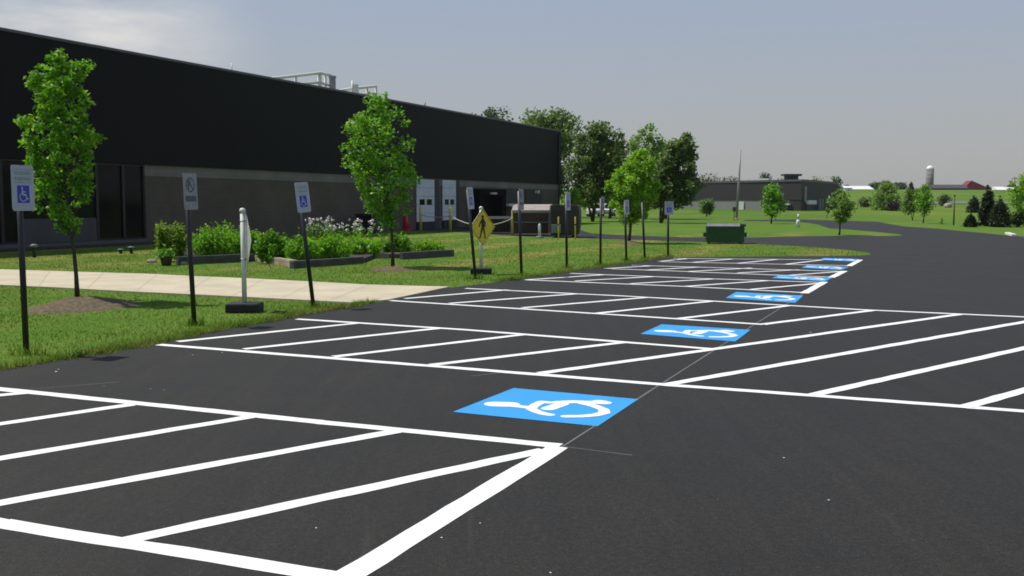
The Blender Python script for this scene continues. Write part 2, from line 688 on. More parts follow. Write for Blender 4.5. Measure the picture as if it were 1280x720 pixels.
M['white_plastic'] = surf('white_plastic', (0.78, 0.77, 0.72), (0.66, 0.65, 0.60), 5, 0.5)
M['sign_white'] = surf('white_sign_sheet', (0.50, 0.53, 0.56), (0.43, 0.455, 0.48), 7, 0.4)
M['sign_green'] = surf('green_sign_ink', (0.10, 0.30, 0.20), (0.09, 0.26, 0.18), 7, 0.5)
M['sign_blue'] = surf('blue_sign_ink', (0.03, 0.05, 0.48), (0.025, 0.045, 0.40), 7, 0.45)
M['sign_grey'] = surf('faded_grey_ink', (0.11, 0.11, 0.112), (0.08, 0.08, 0.08), 12, 0.6)
M['sign_yellow'] = surf('yellow_sign_sheet', (0.85, 0.66, 0.02), (0.75, 0.57, 0.02), 9, 0.45)
M['alu'] = surf('bare_aluminium', (0.62, 0.62, 0.62), (0.52, 0.52, 0.52), 8, 0.5, metal=0.3)
M['ink_black'] = surf('black_sign_ink', (0.012, 0.012, 0.012), None, 9, 0.5)
M['glass_dark'] = glass_mat('dark_window_glass', (0.008, 0.0085, 0.009))
M['frame_black'] = surf('black_window_frame', (0.014, 0.014, 0.015), None, 9, 0.4)
M['pit_black'] = surf('matt_black_foam', (0.008, 0.008, 0.0085), (0.006, 0.006, 0.006), 5, 0.95, spec=0.1)
M['door_white'] = surf('white_dock_door', (0.66, 0.68, 0.72), (0.58, 0.60, 0.64), 2.0, 0.55)
M['rail'] = surf('cream_rail_paint', (0.85, 0.83, 0.72), (0.78, 0.75, 0.62), 6, 0.5)
M['yellow'] = surf('yellow_bollard_paint', (0.72, 0.66, 0.06), (0.60, 0.52, 0.05), 4, 0.5)
M['rope'] = surf('pale_rope', (0.55, 0.52, 0.42), (0.42, 0.40, 0.32), 30, 0.9)
M['maroon'] = surf('maroon_paint', (0.060, 0.030, 0.026), (0.035, 0.020, 0.018), 2.5, 0.6, bump=0.15)
M['dark_rust'] = surf('dark_brown_steel', (0.055, 0.045, 0.038), (0.028, 0.024, 0.022), 2.5, 0.65, bump=0.2)
M['pink_cover'] = surf('pale_pink_cover', (0.40, 0.34, 0.31), (0.31, 0.26, 0.24), 4, 0.8)
M['green_metal'] = surf('dark_green_paint', (0.012, 0.085, 0.030), (0.009, 0.060, 0.022), 2.5, 0.5, bump=0.15)
M['grey_lid'] = surf('grey_lid_plastic', (0.21, 0.22, 0.21), (0.14, 0.15, 0.14), 3, 0.6)
M['cone'] = surf('red_cone_plastic', (0.75, 0.03, 0.05), (0.6, 0.02, 0.04), 6, 0.5)
M['timber'] = surf('sunlit_timber', (0.44, 0.37, 0.27), (0.27, 0.22, 0.16), 3.5, 0.9, bump=0.4, bscale=25)  # bed edging on the sun side, sunlight put into a paler colour
M['shade_timber'] = surf('shaded_timber', (0.10, 0.092, 0.088), (0.06, 0.055, 0.052), 3.5, 0.9, bump=0.4, bscale=25)  # same edging turned from the sun, its shade put into a darker colour
M['mulch'] = surf('brown_mulch', (0.165, 0.125, 0.062), (0.058, 0.042, 0.024), 16.0, 0.95, bump=1.0, bscale=30)
M['soil'] = surf('dark_soil', (0.06, 0.046, 0.034), (0.03, 0.024, 0.018), 8.0, 0.95, bump=0.7, bscale=25)
M['pot'] = surf('dark_clay_pot', (0.07, 0.045, 0.032), (0.045, 0.03, 0.022), 6, 0.8)
M['stone'] = surf('pale_stone', (0.38, 0.34, 0.27), (0.24, 0.21, 0.17), 5, 0.9, bump=0.4)
M['white_wall'] = surf('white_siding', (0.80, 0.80, 0.79), (0.7, 0.7, 0.7), 1, 0.7)
M['white_roof'] = surf('white_sheet_roof', (0.82, 0.82, 0.80), (0.74, 0.74, 0.73), 1, 0.55)
M['red_roof'] = surf('red_barn_paint', (0.26, 0.022, 0.034), (0.18, 0.016, 0.025), 0.8, 0.7)
M['dark_roof'] = surf('dark_barn_roof', (0.07, 0.067, 0.07), (0.05, 0.048, 0.05), 0.8, 0.8)
M['silo'] = surf('grey_silo_concrete', (0.23, 0.22, 0.205), (0.18, 0.17, 0.16), 0.7, 0.85)
M['pale_panel'] = surf('pale_panel', (0.62, 0.63, 0.60), None, 2, 0.6)
M['steel_pole'] = surf('grey_galvanised_pole', (0.34, 0.34, 0.33), (0.26, 0.26, 0.25), 3, 0.55)
M['wood_post'] = surf('brown_wooden_post', (0.14, 0.105, 0.07), (0.09, 0.07, 0.05), 5, 0.9)
M['car_paint'] = surf('white_car_paint', (0.75, 0.75, 0.75), (0.72, 0.72, 0.72), 2, 0.25)
M['tail_red'] = surf('red_lamp_plastic', (0.35, 0.015, 0.015), None, 9, 0.3)
M['petal'] = surf('white_petals', (0.82, 0.78, 0.76), (0.72, 0.66, 0.66), 20, 0.8)

# leaves
L = {}
L['maple'] = leaf_mat('maple_leaves', (0.075, 0.21, 0.008), (0.205, 0.50, 0.018), 0.5, 2.2, (0.40, 0.60, 0.08))
L['lime'] = leaf_mat('lime_green_leaves', (0.15, 0.34, 0.012), (0.30, 0.56, 0.025), 0.5, 1.4, (0.42, 0.62, 0.06))
L['dark'] = leaf_mat('dark_green_leaves', (0.040, 0.070, 0.018), (0.115, 0.175, 0.042), 0.4, 0.5, (0.19, 0.26, 0.07))
L['mid'] = leaf_mat('mid_green_leaves', (0.07, 0.135, 0.02), (0.165, 0.28, 0.045), 0.45, 0.4, (0.23, 0.34, 0.07))
L['mid2'] = leaf_mat('midtone_green_leaves', (0.060, 0.110, 0.022), (0.170, 0.265, 0.052), 0.5, 0.35, (0.27, 0.37, 0.09))  # a green between the mid and dark leaf colours
L['pale'] = leaf_mat('pale_green_leaves', (0.14, 0.26, 0.04), (0.25, 0.42, 0.07), 0.5, 0.4, (0.32, 0.46, 0.11))
L['grey'] = leaf_mat('grey_green_leaves', (0.038, 0.065, 0.030), (0.085, 0.135, 0.055), 0.3, 0.4, (0.11, 0.16, 0.07))
L['conifer'] = leaf_mat('conifer_needles', (0.013, 0.028, 0.012), (0.040, 0.066, 0.022), 0.15, 0.8)
L['olive'] = leaf_mat('olive_needles', (0.025, 0.040, 0.012), (0.060, 0.085, 0.028), 0.2, 0.8)
L['purple'] = leaf_mat('dark_red_leaves', (0.030, 0.020, 0.018), (0.055, 0.038, 0.030), 0.2, 0.8)
L['bed'] = leaf_mat('garden_leaves', (0.14, 0.36, 0.010), (0.27, 0.60, 0.02), 0.5, 2.0, (0.42, 0.68, 0.05))
L['bed_dark'] = leaf_mat('deep_garden_leaves', (0.09, 0.26, 0.010), (0.20, 0.46, 0.02), 0.5, 2.0)
L['weed'] = leaf_mat('yellow_green_leaves', (0.12, 0.23, 0.012), (0.28, 0.43, 0.03), 0.45, 2.0, (0.46, 0.55, 0.07))
L['blade'] = blade_mat()

# ------------------------------------------------------------------ ground, roads
def grid_lines(a, fine0, fine1, step, b, grow=1.25):
    l = [fine0]
    s = step
    while l[0] > a:
        s *= grow
        l.insert(0, max(a, l[0] - s))
    n = int((fine1 - fine0) / step)
    l += [fine0 + step * (i + 1) for i in range(n)]
    s = step
    while l[-1] < b:
        s *= grow
        l.append(min(b, l[-1] + s))
    return np.array(l)


ys = np.concatenate([grid_lines(-300, -20, 135, 8.0, 135.01), np.arange(140, 700, 10.0), np.arange(720, 3001, 120.0)])
xs = grid_lines(-2500, -240, 340, 20.0, 2500)
X, Y = np.meshgrid(xs, ys)
Z = terrain(X, Y)
GV = np.stack([X.ravel(), Y.ravel(), Z.ravel()], 1)
nx, ny = len(xs), len(ys)
gf = [(j * nx + i, j * nx + i + 1, (j + 1) * nx + i + 1, (j + 1) * nx + i) for j in range(ny - 1) for i in range(nx - 1)]
g = MB()
g.v = [tuple(v) for v in GV]
g.f = gf
struct(g.build('ground', M['lawn'], smooth=True))


def sheet(name, poly, z, mat):
    b = MB()
    b.add([(p[0], p[1], z) for p in poly], [tuple(range(len(poly)))])
    o = b.build(name, mat)
    import bmesh
    bm = bmesh.new()
    bm.from_mesh(o.data)
    bmesh.ops.triangulate(bm, faces=bm.faces)
    bmesh.ops.recalc_face_normals(bm, faces=bm.faces)
    for f in bm.faces:
        if f.normal.z < 0:
            f.normal_flip()
    bm.to_mesh(o.data)
    bm.free()
    return o


P = lambda *pts: [gp(a, b) for a, b in pts]
edge_px = [(-60, 475), (0, 462), (35, 456), (80, 449), (125, 443), (165, 436), (200, 429.5), (240, 421), (275, 413), (310, 406.5),
           (345, 400), (375, 394), (405, 389), (440, 384), (470, 379), (482, 377), (500, 373.5), (530, 367), (562, 360), (590, 356.5),
           (620, 353), (650, 348.5), (690, 343), (730, 337), (770, 331.5), (805, 326), (832, 321.5)]
edge = P(*edge_px)
far_edge = P((860, 321.3), (920, 320.9), (980, 320.4), (1030, 320.2), (1075, 319.6), (1086, 318.6), (1089, 317.6), (1086, 316),
             (1072, 314), (1055, 312), (1030, 310), (1000, 307.8), (965, 306), (935, 304.6), (900, 303.4), (860, 301.8), (790, 299.6),
             (727, 298), (690, 296.6), (640, 295), (600, 291.8), (560, 289.6), (500, 288.0))
wall_a = WA + WD * (wuv(500, 270)[0])
lot = [np.array([-32.0, -40.0, 0]), np.array([-14.0, -10.0, 0])] + edge + far_edge + [wall_a + WN * 0.02, WB + WN * 0.02]
lot += P((716, 285), (740, 292), (790, 294.5), (860, 296.8), (940, 297), (960, 296.4), (1000, 295.4), (1060, 294.8), (1110, 295), (1125, 294.6),
         (1129, 293.8), (1120, 292.4), (1090, 289.4), (1060, 286.8), (1037, 285.6), (1021, 280.2), (1008, 278.4), (990, 277.2), (960, 276.6),
         (930, 276.2), (930, 274.8), (960, 274.6), (1000, 274.3), (1035, 275.4), (1070, 276.4), (1098, 277.2), (1103, 278.3), (1112, 280.2), (1130, 283),
         (1175, 286.2), (1225, 291), (1262, 294.6), (1300, 297.2), (1400, 303))
lot += [np.array([42.0, 34.0, 0]), np.array([75, 20.0, 0]), np.array([75, -40.0, 0])]
LOT_Z = 0.004
struct(sheet('parking_lot', lot, LOT_Z, M['asphalt']))

# a spur of asphalt far away on the hillside
far_road = MB()
rp = []
for px in (1150, 1180, 1215, 1260, 1300):
    a, b = at(px, 255.2), at(px, 252.6)
    rp.append((a + np.array([0, 0, 0.12]), b + np.array([0, 0, 0.12])))
for i in range(len(rp) - 1):
    far_road.add([rp[i][0], rp[i + 1][0], rp[i + 1][1], rp[i][1]], [(0, 1, 2, 3)])
struct(far_road.build('road', surf('pale_old_asphalt', (0.16, 0.16, 0.155), (0.12, 0.12, 0.118), 0.4, 0.9)))

walk = P((-140, 331), (0, 338), (90, 341), (180, 343.6), (250, 347), (320, 350), (400, 354.2), (460, 357.5), (520, 359.2), (562, 360), (530, 367), (500, 373.5),
         (482, 377), (440, 380.2), (400, 378), (320, 373.8), (240, 369.8), (160, 366), (80, 361.5), (0, 357.8), (-140, 350.5))
b = MB()
n = len(walk)
b.add([(p[0], p[1], 0.03) for p in walk] + [(p[0], p[1], -0.05) for p in walk],
      [tuple(range(n))] + [(i, (i + 1) % n, (i + 1) % n + n, i + n) for i in range(n)])
struct(b.build('sidewalk', M['concrete']))
# tooled joints across the walk are shallow grooves: thin dark strips set in the slab
j = MB()
for k in range(9):
    t = k / 9.0 + 0.05
    a = np.array(gp(-100 + t * 600, 332.5 + t * 26.0))
    c = np.array(gp(-100 + t * 545, 353 + t * 26.5))
    d = (c - a) / np.linalg.norm(c - a)
    s_ = np.array([d[1], -d[0], 0]) * 0.008
    a2, c2 = a + d * 0.12, c - d * 0.12
    j.add([a2 + s_ + WZ * 0.032, c2 + s_ + WZ * 0.032, c2 - s_ + WZ * 0.032, a2 - s_ + WZ * 0.032], [(0, 1, 2, 3)])
struct(j.build('sidewalk_joints', surf('dirty_joint', (0.43, 0.375, 0.275), None, 9, 0.95)))

# ------------------------------------------------------------------ painted lines
lines = MB()
_lz = [0.0]


def line3(a, c, w, mb, z=None, jit=0.006):
    a, c = np.array(a, float), np.array(c, float)
    d = c - a
    ln = np.linalg.norm(d)
    d /= ln
    s_ = np.array([d[1], -d[0], 0]) * (w / 2)
    if z is None:
        _lz[0] = (_lz[0] + 1) % 29
        z = LOT_Z + 0.0015 + _lz[0] * 0.00009
    n = max(2, int(ln / 0.2))
    vs, fs = [], []
    for i in range(n + 1):
        p = a + d * ln * i / n
        j1, j2 = random.uniform(-1, 1) * jit / w * 2, random.uniform(-1, 1) * jit / w * 2
        vs += [tuple(p + s_ * (1 + j1))[:2] + (z,), tuple(p - s_ * (1 + j2))[:2] + (z,)]
    for i in range(n):
        fs.append((2 * i, 2 * i + 2, 2 * i + 3, 2 * i + 1))
    mb.add(vs, fs)


def pl(pts, w=0.118):
    for (a, c) in zip(pts[:-1], pts[1:]):
        line3(gp(*a), gp(*c), w, lines)


# nearest hatched aisle
pl([(-250, 610), (0, 655), (433, 724.5)], 0.122)
pl([(-250, 462.5), (0, 487)], 0.12)
pl([(0, 487), (400, 528.4), (700, 558.3)], 0.12)
pl([(-60, 500), (34, 491.6)]); pl([(-60, 539.5), (166, 506.2)]); pl([(-60, 584), (317, 521)])
pl([(-60, 641), (498, 539.2)]); pl([(157, 677), (680, 563.5)])
pl([(-330, 640), (0, 572.8)])
pl([(434, 722), (698, 559.6)], 0.145)
# second aisle and the wide hatched field beyond it
pl([(198, 431.3), (560, 459.8), (832, 481.7), (1208, 509.4)])
pl([(371, 399.3), (580, 412.6), (891, 437.0)])
pl([(222, 427.6), (448, 404.4)]); pl([(305, 437), (548, 411)]); pl([(417, 446.6), (656, 418.6)])
pl([(539, 457), (781, 428.4)]); pl([(675, 467.4), (893, 437), (1200, 393.3)]); pl([(834, 481.5), (1310, 397.8)])
fa, fb_ = gp(1078, 387.6), gp(1280, 396.6)
fd = (fb_ - fa) / np.linalg.norm(fb_ - fa)
ba, bb2 = gp(832, 481.7), gp(1208, 509.4)
bd = (bb2 - ba) / np.linalg.norm(bb2 - ba)
hd = gp(1420, 405) - gp(1014, 495)
hd = hd / np.linalg.norm(hd)


def meet_far(p):
    A = np.array([[hd[0], -fd[0]], [hd[1], -fd[1]]])
    return p + hd * np.linalg.solve(A, (fa - p)[:2])[0]


step = np.linalg.norm(gp(1208, 509.6) - gp(1014, 495))
for k in range(8):
    p0 = gp(1014, 495) + bd * step * k
    line3(p0, meet_far(p0), 0.118, lines)
line3(gp(1208, 509.4), gp(1014, 495) + bd * step * 7.4, 0.118, lines)
line3(gp(1280, 396.6), gp(1280, 396.6) + fd * 13, 0.118, lines)
# third aisle
pl([(486, 375.9), (780, 394.6), (954, 406)])
pl([(582, 360.8), (780, 370.4), (988, 382.4), (1078, 387.6), (1280, 396.6)])
pl([(506, 373.6), (634, 362.7)]); pl([(562, 379.6), (723, 367.5)]); pl([(653, 385.2), (809, 372.2)])
pl([(747, 392), (889, 377)]); pl([(848, 398.8), (989, 382.2)]); pl([(953, 406), (1092, 388.3)])
# fourth aisle
pl([(657, 350.2), (856, 358.4), (1006, 366.2)]); pl([(713, 342), (880, 348.6), (1030, 353.4)])
pl([(657, 350.2), (754, 343.8)]); pl([(719, 351.6), (817, 346.1)]); pl([(788, 355), (890, 349.2)])
pl([(856, 358.4), (962, 351)]); pl([(939, 362.2), (1026, 354.4)]); pl([(1005, 367), (1030.5, 352.7)], 0.15)
# fifth aisle
pl([(756, 336), (860, 339.8), (1040, 346.7)]); pl([(790, 331.8), (860, 333.8), (1056, 339.6)])
pl([(756, 336), (815, 332.4)]); pl([(805, 338), (875, 334)]); pl([(858, 339.8), (940, 335.2)])
pl([(922, 341.4), (998, 337.4)]); pl([(988, 344.2), (1050, 339.8)]); pl([(1039, 347.2), (1055.5, 339)], 0.15)
# sixth aisle, at the far end
pl([(822, 327.2), (860, 328.1), (1062, 332.3)]); pl([(842, 323.2), (1076, 325.4)])
pl([(822, 327.2), (858, 323.6)]); pl([(866, 328.2), (916, 323.9)]); pl([(922, 329.4), (972, 324.4)])
pl([(982, 330.6), (1030, 324.9)]); pl([(1061, 332.8), (1075.5, 325)], 0.15)
struct(lines.build('parking_lines', M['white_paint']))
chalk = MB()
line3(gp(700, 561), gp(1006, 366), 0.016, chalk, LOT_Z + 0.0012, 0.002)
line3(gp(704, 559), gp(790, 570), 0.010, chalk, LOT_Z + 0.0012, 0.002)
line3(gp(30, 488), gp(150, 478), 0.010, chalk, LOT_Z + 0.0012, 0.002)
line3(gp(590, 470.5), gp(640, 465), 0.014, chalk, LOT_Z + 0.0012, 0.002)
struct(chalk.build('layout_lines', M['chalk']))
# specks of spilt paint
sp_ = MB()
for (px, py, r_) in ((70, 465, .03), (73, 462, .02), (278, 441, .02), (395, 661, .012), (552, 673, .012), (600, 655, .01), (688, 717, .012), (980, 573, .014),
                     (1036, 626, .014), (1013, 416, .03), (241, 444, .02), (130, 483, .012), (188, 487, .012), (205, 488, .014), (743, 428, .015), (735, 393, .02)):
    c = gp(px, py)
    r_ *= 0.6
    k = [(c[0] + r_ * random.uniform(.5, 1) * math.cos(a * math.pi / 3), c[1] + r_ * random.uniform(.5, 1) * math.sin(a * math.pi / 3), LOT_Z + 0.0012) for a in range(6)]
    sp_.add(k, [tuple(range(6))])
struct(sp_.build('paint_specks', M['white_paint']))

# ------------------------------------------------------------------ blue wheelchair symbols
Q1 = [(566, 516), (642, 486), (798, 500), (747, 534)]


def quad3(q):
    return [gp(*p) for p in q]


def st_of(p, q):
    a, b_, c, d = [v[:2] for v in q]
    s, t = 0.5, 0.5
    for _ in range(12):
        f = a * (1 - s) * (1 - t) + d * s * (1 - t) + b_ * (1 - s) * t + c * s * t - p[:2]
        fs = -a * (1 - t) + d * (1 - t) - b_ * t + c * t
        ft = -a * (1 - s) - d * s + b_ * (1 - s) + c * s
        J = np.array([fs, ft]).T
        ds = np.linalg.solve(J, -f)
        s += ds[0]
        t += ds[1]
    return s, t


q1 = quad3(Q1)
ZC = lambda x, y: (600 + x / 6.737, 475 + y / 6.737)
strokes_px = [([(130, 210), (240, 213)], 0.135), ([(240, 220), (340, 231), (430, 241)], 0.065),
              ([(430, 246), (470, 215), (520, 192), (585, 198)], 0.06), ([(430, 250), (480, 275), (545, 295), (585, 301)], 0.062),
              ([(575, 250), (690, 210)], 0.085), ([(660, 198), (780, 192), (900, 196), (1010, 200)], 0.085),
              ([(1005, 192), (1040, 200)], 0.10), ([(870, 206), (960, 226), (1040, 258), (1050, 285), (970, 306), (850, 316), (725, 317)], 0.064)]
sym = []
side = np.linalg.norm(q1[3] - q1[0])
for pts, w in strokes_px:
    sym.append(([st_of(gp(*ZC(*p)), q1) for p in pts], w * 1.42 / side))


def capsule_poly(p, q, w, seg=7):
    p, q = np.array(p), np.array(q)
    d = q - p
    d /= np.linalg.norm(d) + 1e-9
    a0 = math.atan2(d[1], d[0])
    out = [q + w / 2 * np.array([math.cos(a0 - math.pi / 2 + math.pi * k / seg), math.sin(a0 - math.pi / 2 + math.pi * k / seg)]) for k in range(seg + 1)]
    out += [p + w / 2 * np.array([math.cos(a0 + math.pi / 2 + math.pi * k / seg), math.sin(a0 + math.pi / 2 + math.pi * k / seg)]) for k in range(seg + 1)]
    return out


quads = [Q1, [(800.5, 418), (827, 406), (938, 413), (919, 427.6)], [(907, 373), (920, 365.4), (1004, 370), (994, 379)],
         [(965, 347.8), (973, 344.6), (1040, 348), (1031, 352)], [(1002, 334.8), (1009, 331.4), (1061, 334.2), (1051, 337.8)], [(1024, 325), (1030, 322.8), (1074, 324.2), (1068, 327.2)]]
sym_lab = ['largest blue wheelchair square, painted nearest to the camera',
           'blue wheelchair square painted between the second and third hatched aisles',
           'blue wheelchair square painted just beyond the third hatched aisle',
           'blue wheelchair square painted between the fourth and fifth hatched aisles',
           'thin looking blue wheelchair square between the fifth and sixth hatched aisles',
           'farthest blue wheelchair square, almost white, by the grass strip at the end of the lot']
for q, lab in zip(quads, sym_lab):
    a, b_, c, d = quad3(q)
    ctr = (a + b_ + c + d) / 4
    root = empty('wheelchair_marking', (ctr[0], ctr[1], LOT_Z), lab, 'pavement marking', 'blue wheelchair squares painted in the parking stalls')
    m_ = MB()
    m_.add([tuple(v[:2]) + (LOT_Z + 0.0033,) for v in (a, b_, c, d)], [(0, 1, 2, 3)])
    m_.build('blue_field', M['blue_paint'], root)
    w_ = MB()
    k = 0
    for pts, w in sym:
        for p0, p1 in zip(pts[:-1], pts[1:]):
            k += 1
            poly = capsule_poly(p0, p1, w)
            v3 = []
            for (s, t) in poly:
                v = a * (1 - s) * (1 - t) + d * s * (1 - t) + b_ * (1 - s) * t + c * s * t
                v3.append((v[0], v[1], LOT_Z + 0.0040 + 0.00012 * k))
            w_.add(v3, [tuple(range(len(v3)))])
    w_.build('wheelchair_symbol', M['white_paint'], root)

# ------------------------------------------------------------------ the long black building
bl = empty('factory_building', WA, 'long black metal building with grey block lower wall, flat roof and dock doors', 'building')
U0 = -70.0
u_ent = wuv(183, 270)[0]
band_b = 3.13
depth = 45.0


def wbox(mb, u0, u1, v0, v1, o0, o1):
    mb.frame_box(WA, WD, WN, WZ, u0, u1, o0, o1, v0, v1)
    return mb


wbox(MB(), U0, W_END, band_b, W_TOP, -depth, 0.06).build('upper_wall', M['blackwall'], bl)
rf = wbox(MB(), U0 - 0.03, W_END + 0.03, W_TOP, W_TOP + 0.10, -depth, 0.10).build('roof_edge', surf('grey_roof_trim', (0.09, 0.09, 0.095), None, 2, 0.4), bl)
wbox(MB(), u_ent, W_END - 0.05, 2.70, band_b - 0.003, -depth + 0.1, -0.02).build('pale_band', M['band'], bl)
wbox(MB(), u_ent, W_END - 0.05, -0.1, 2.697, -depth + 0.1, -0.02).build('lower_wall', M['block'], bl)
wbox(MB(), U0 + 0.05, u_ent - 0.003, -0.1, band_b - 0.003, -depth + 0.2, -1.0).build('entrance_recess', surf('dark_recess', (0.03, 0.03, 0.032), None, 2, 0.8), bl)
wbox(MB(), U0 + 0.05, u_ent - 0.003, -0.1, 0.18, -0.998, -0.02).build('window_sill', surf('grey_sill', (0.11, 0.11, 0.112), None, 2, 0.8), bl)
# glazing of the entrance
edges_px = [183, 157, 124]
us = [wuv(p, 270)[0] - 0.01 for p in edges_px]
while us[-1] > -22:
    us.append(us[-1] - (1.55 if len(us) % 2 else 2.6))
for i in range(len(us) - 1):
    u1, u0 = us[i], us[i + 1]
    fr = MB()
    t = 0.06
    for (a, c, e, f) in ((u0 + .005, u0 + t, .19, band_b - .01), (u1 - t, u1 - .005, .19, band_b - .01), (u0 + t, u1 - t, .19, .19 + t), (u0 + t, u1 - t, band_b - .01 - t, band_b - .01)):
        wbox(fr, a, c, e, f, -0.16, -0.05)
    fo = fr.build('window_frame', M['frame_black'], bl)
    wbox(MB(), u0 + t - .01, u1 - t + .01, .19 + t - .01, band_b - t, -0.13, -0.12).build('pane', M['glass_dark'], fo)
# low grey panel below the glass, left of the entrance doors
ua, ub = wuv(26, 290)[0], wuv(121, 290)[0]
wbox(MB(), ua, ub, 0.19, 1.05, -0.04, 0.0).build('low_panel', surf('grey_low_panel', (0.085, 0.082, 0.08), (0.065, 0.064, 0.063), 1.2, 0.85), bl)
ua, ub = wuv(137, 290)[0], wuv(156, 290)[0]
wbox(MB(), ua, ub, 0.30, 1.0, -0.32, -0.25).build('low_panel', M['block'], bl)

# dock doors
def dock_door(x0, x1, ytop, ybot):
    u0, v1 = wuv(x0, ytop)
    u1, _ = wuv(x1, ytop)
    v0 = wuv((x0 + x1) / 2, ybot)[1]
    w = u1 - u0
    dr = MB()
    n = 5
    for k in range(n):
        z0 = v0 + (v1 - v0) * k / n
        z1 = v0 + (v1 - v0) * (k + 1) / n - 0.015
        wbox(dr, u0, u1, z0, z1, 0.0, 0.05)
    d_ = dr.build('dock_door', M['door_white'], bl)
    zz = wuv((x0 + x1) / 2, 252.5)[1]
    for c in (0.29, 0.70):
        wbox(MB(), u0 + w * (c - 0.14), u0 + w * (c + 0.14), zz - 0.17, zz + 0.17, 0.052, 0.062).build('door_window', M['glass_dark'], d_)
    wbox(MB(), u1 + 0.02, u1 + w * 0.30, -0.05, v1, 0.0, 0.045).build('door_jamb', surf('dark_jamb', (0.05, 0.05, 0.052), None, 2, 0.7), d_)
    wbox(MB(), u0, u1, 0.0, v0 - 0.05, 0.0, 0.10).build('dock_bumper', M['rubber'], d_)


dock_door(520, 542, 223.5, 277)
dock_door(552.5, 569, 224.5, 275)
# black dock shelter with a small lamp over it
u0, v1 = wuv(588, 236)
u1, _ = wuv(621, 236)
sh = MB()
wbox(sh, u0, u1, v1 - 0.45, v1, 0.0, 0.75)
wbox(sh, u0, u0 + 0.7, 0.0, v1 - 0.453, 0.0, 0.72)
wbox(sh, u1 - 0.7, u1, 0.0, v1 - 0.453, 0.0, 0.72)
wbox(sh, u0 + 0.703, u1 - 0.703, 0.0, v1 - 0.453, 0.0, 0.06)
so = sh.build('dock_shelter', M['pit_black'], bl)
ul, vl = wuv(603, 242)
wbox(MB(), ul - 0.35, ul + 0.35, vl - 0.05, vl + 0.08, 0.755, 0.95).build('wall_lamp', M['pale_panel'], so)
# dark door with a lamp at the right, and a small canopy
u0, v1 = wuv(657, 237)
u1, _ = wuv(676, 237)
dd = wbox(MB(), u0, u1, 0.0, v1, 0.0, 0.05).build('dark_door', surf('dark_brown_door', (0.045, 0.04, 0.037), None, 2, 0.7), bl)
ul, vl = wuv(669, 240)
wbox(MB(), ul - 0.2, ul + 0.2, vl - 0.1, vl + 0.12, 0.052, 0.3).build('wall_lamp', M['pale_panel'], dd)
u0, v1 = wuv(623, 237)
u1, _ = wuv(655, 237)
wbox(MB(), u0, u1, 0.0, v1, 0.0, 0.04).build('dock_door', surf('brown_dock_door', (0.060, 0.050, 0.043), (0.048, 0.04, 0.035), 1, 0.8), bl)
u0, v1 = wuv(622, 254.5)
u1, v0 = wuv(637, 257.5)
wbox(MB(), u0, u1, v0, v1, 0.043, 0.9).build('canopy', M['pale_panel'], bl)
# corner downpipe
MB().tube([WA + WD * (W_END - 0.6) + WN * 0.14 + WZ * 0.0, WA + WD * (W_END - 0.6) + WN * 0.14 + WZ * (W_TOP - 0.2)], 0.06).build('downpipe', M['black_metal'], bl, True)

# roof railings, vents, mast: built on the roof some metres behind the edge
def roof_pt(px, py, back):
    d = ray(px, py)
    c = np.array([0, 0, CAM_H])
    t = np.dot(WA - WN * back - c, WN) / np.dot(d, WN)
    return c + d * t


def rail(x0, x1, y0, y1, ymid0, ymid1, back, posts):
    m_ = MB()
    a, c = roof_pt(x0, y0, back), roof_pt(x1, y1, back)
    e, f = roof_pt(x0, ymid0, back), roof_pt(x1, ymid1, back)
    m_.tube([a, c], 0.09, 6)
    m_.tube([e, f], 0.08, 6)
    for t in posts:
        p = a + (c - a) * t
        m_.tube([p, np.array([p[0], p[1], W_TOP + 0.05])], 0.075, 6)
    return m_.build('roof_railing', M['rail'], bl, True)


rail(337, 400, 98.6, 91.2, 107, 103, 4.0, (0.0, 0.5, 0.97))
rail(400, 413, 91.2, 94, 103, 107, 4.0, (0.03, 0.5, 1.0))
rail(419, 441, 114.5, 110.5, 119, 116, 4.0, (0.0, 0.5, 1.0))
rail(447, 470, 110.2, 107.8, 118, 117, 4.0, (0.0, 0.5, 1.0))
for (px, yt, wd) in ((415.5, 97.5, 5.5), (444, 108, 5.0)):
    p = roof_pt(px, yt, 3.5)
    hw = wd / 2 * mpp(np.linalg.norm(p))
    m_ = MB()
    m_.frame_box(np.array([p[0], p[1], 0]), WD, WN, WZ, -hw, hw, -hw, hw, W_TOP + 0.05, p[2])
    m_.frame_box(np.array([p[0], p[1], 0]), WD, WN, WZ, -hw * 1.2, hw * 1.2, -hw * 1.2, hw * 1.2, p[2] + 0.003, p[2] + 0.12)
    m_.build('roof_vent', M['steel_pole'] if px < 430 else M['rail'], bl)
for (px, yt) in ((289.5, 79), (531, 128), (440.5, 101)):
    p = roof_pt(px, yt, 1.0)
    MB().tube([(p[0], p[1], W_TOP), p], 0.03 if px < 300 else 0.06, 6).build('roof_mast', M['rail'] if px < 500 else M['steel_pole'], bl, True)

# mulch bed along the wall
bed = MB()
wbox(bed, U0, wuv(240, 300)[0], -0.02, 0.06, 0.0, 1.1)
struct(bed.build('mulch_bed', M['soil']))

# ------------------------------------------------------------------ trees
def crown_at(profile, h):
    for (h0, l0, r0), (h1, l1, r1) in zip(profile[:-1], profile[1:]):
        if h0 <= h <= h1:
            t = (h - h0) / (h1 - h0 + 1e-9)
            return l0 + (l1 - l0) * t, r0 + (r1 - r0) * t
    return None


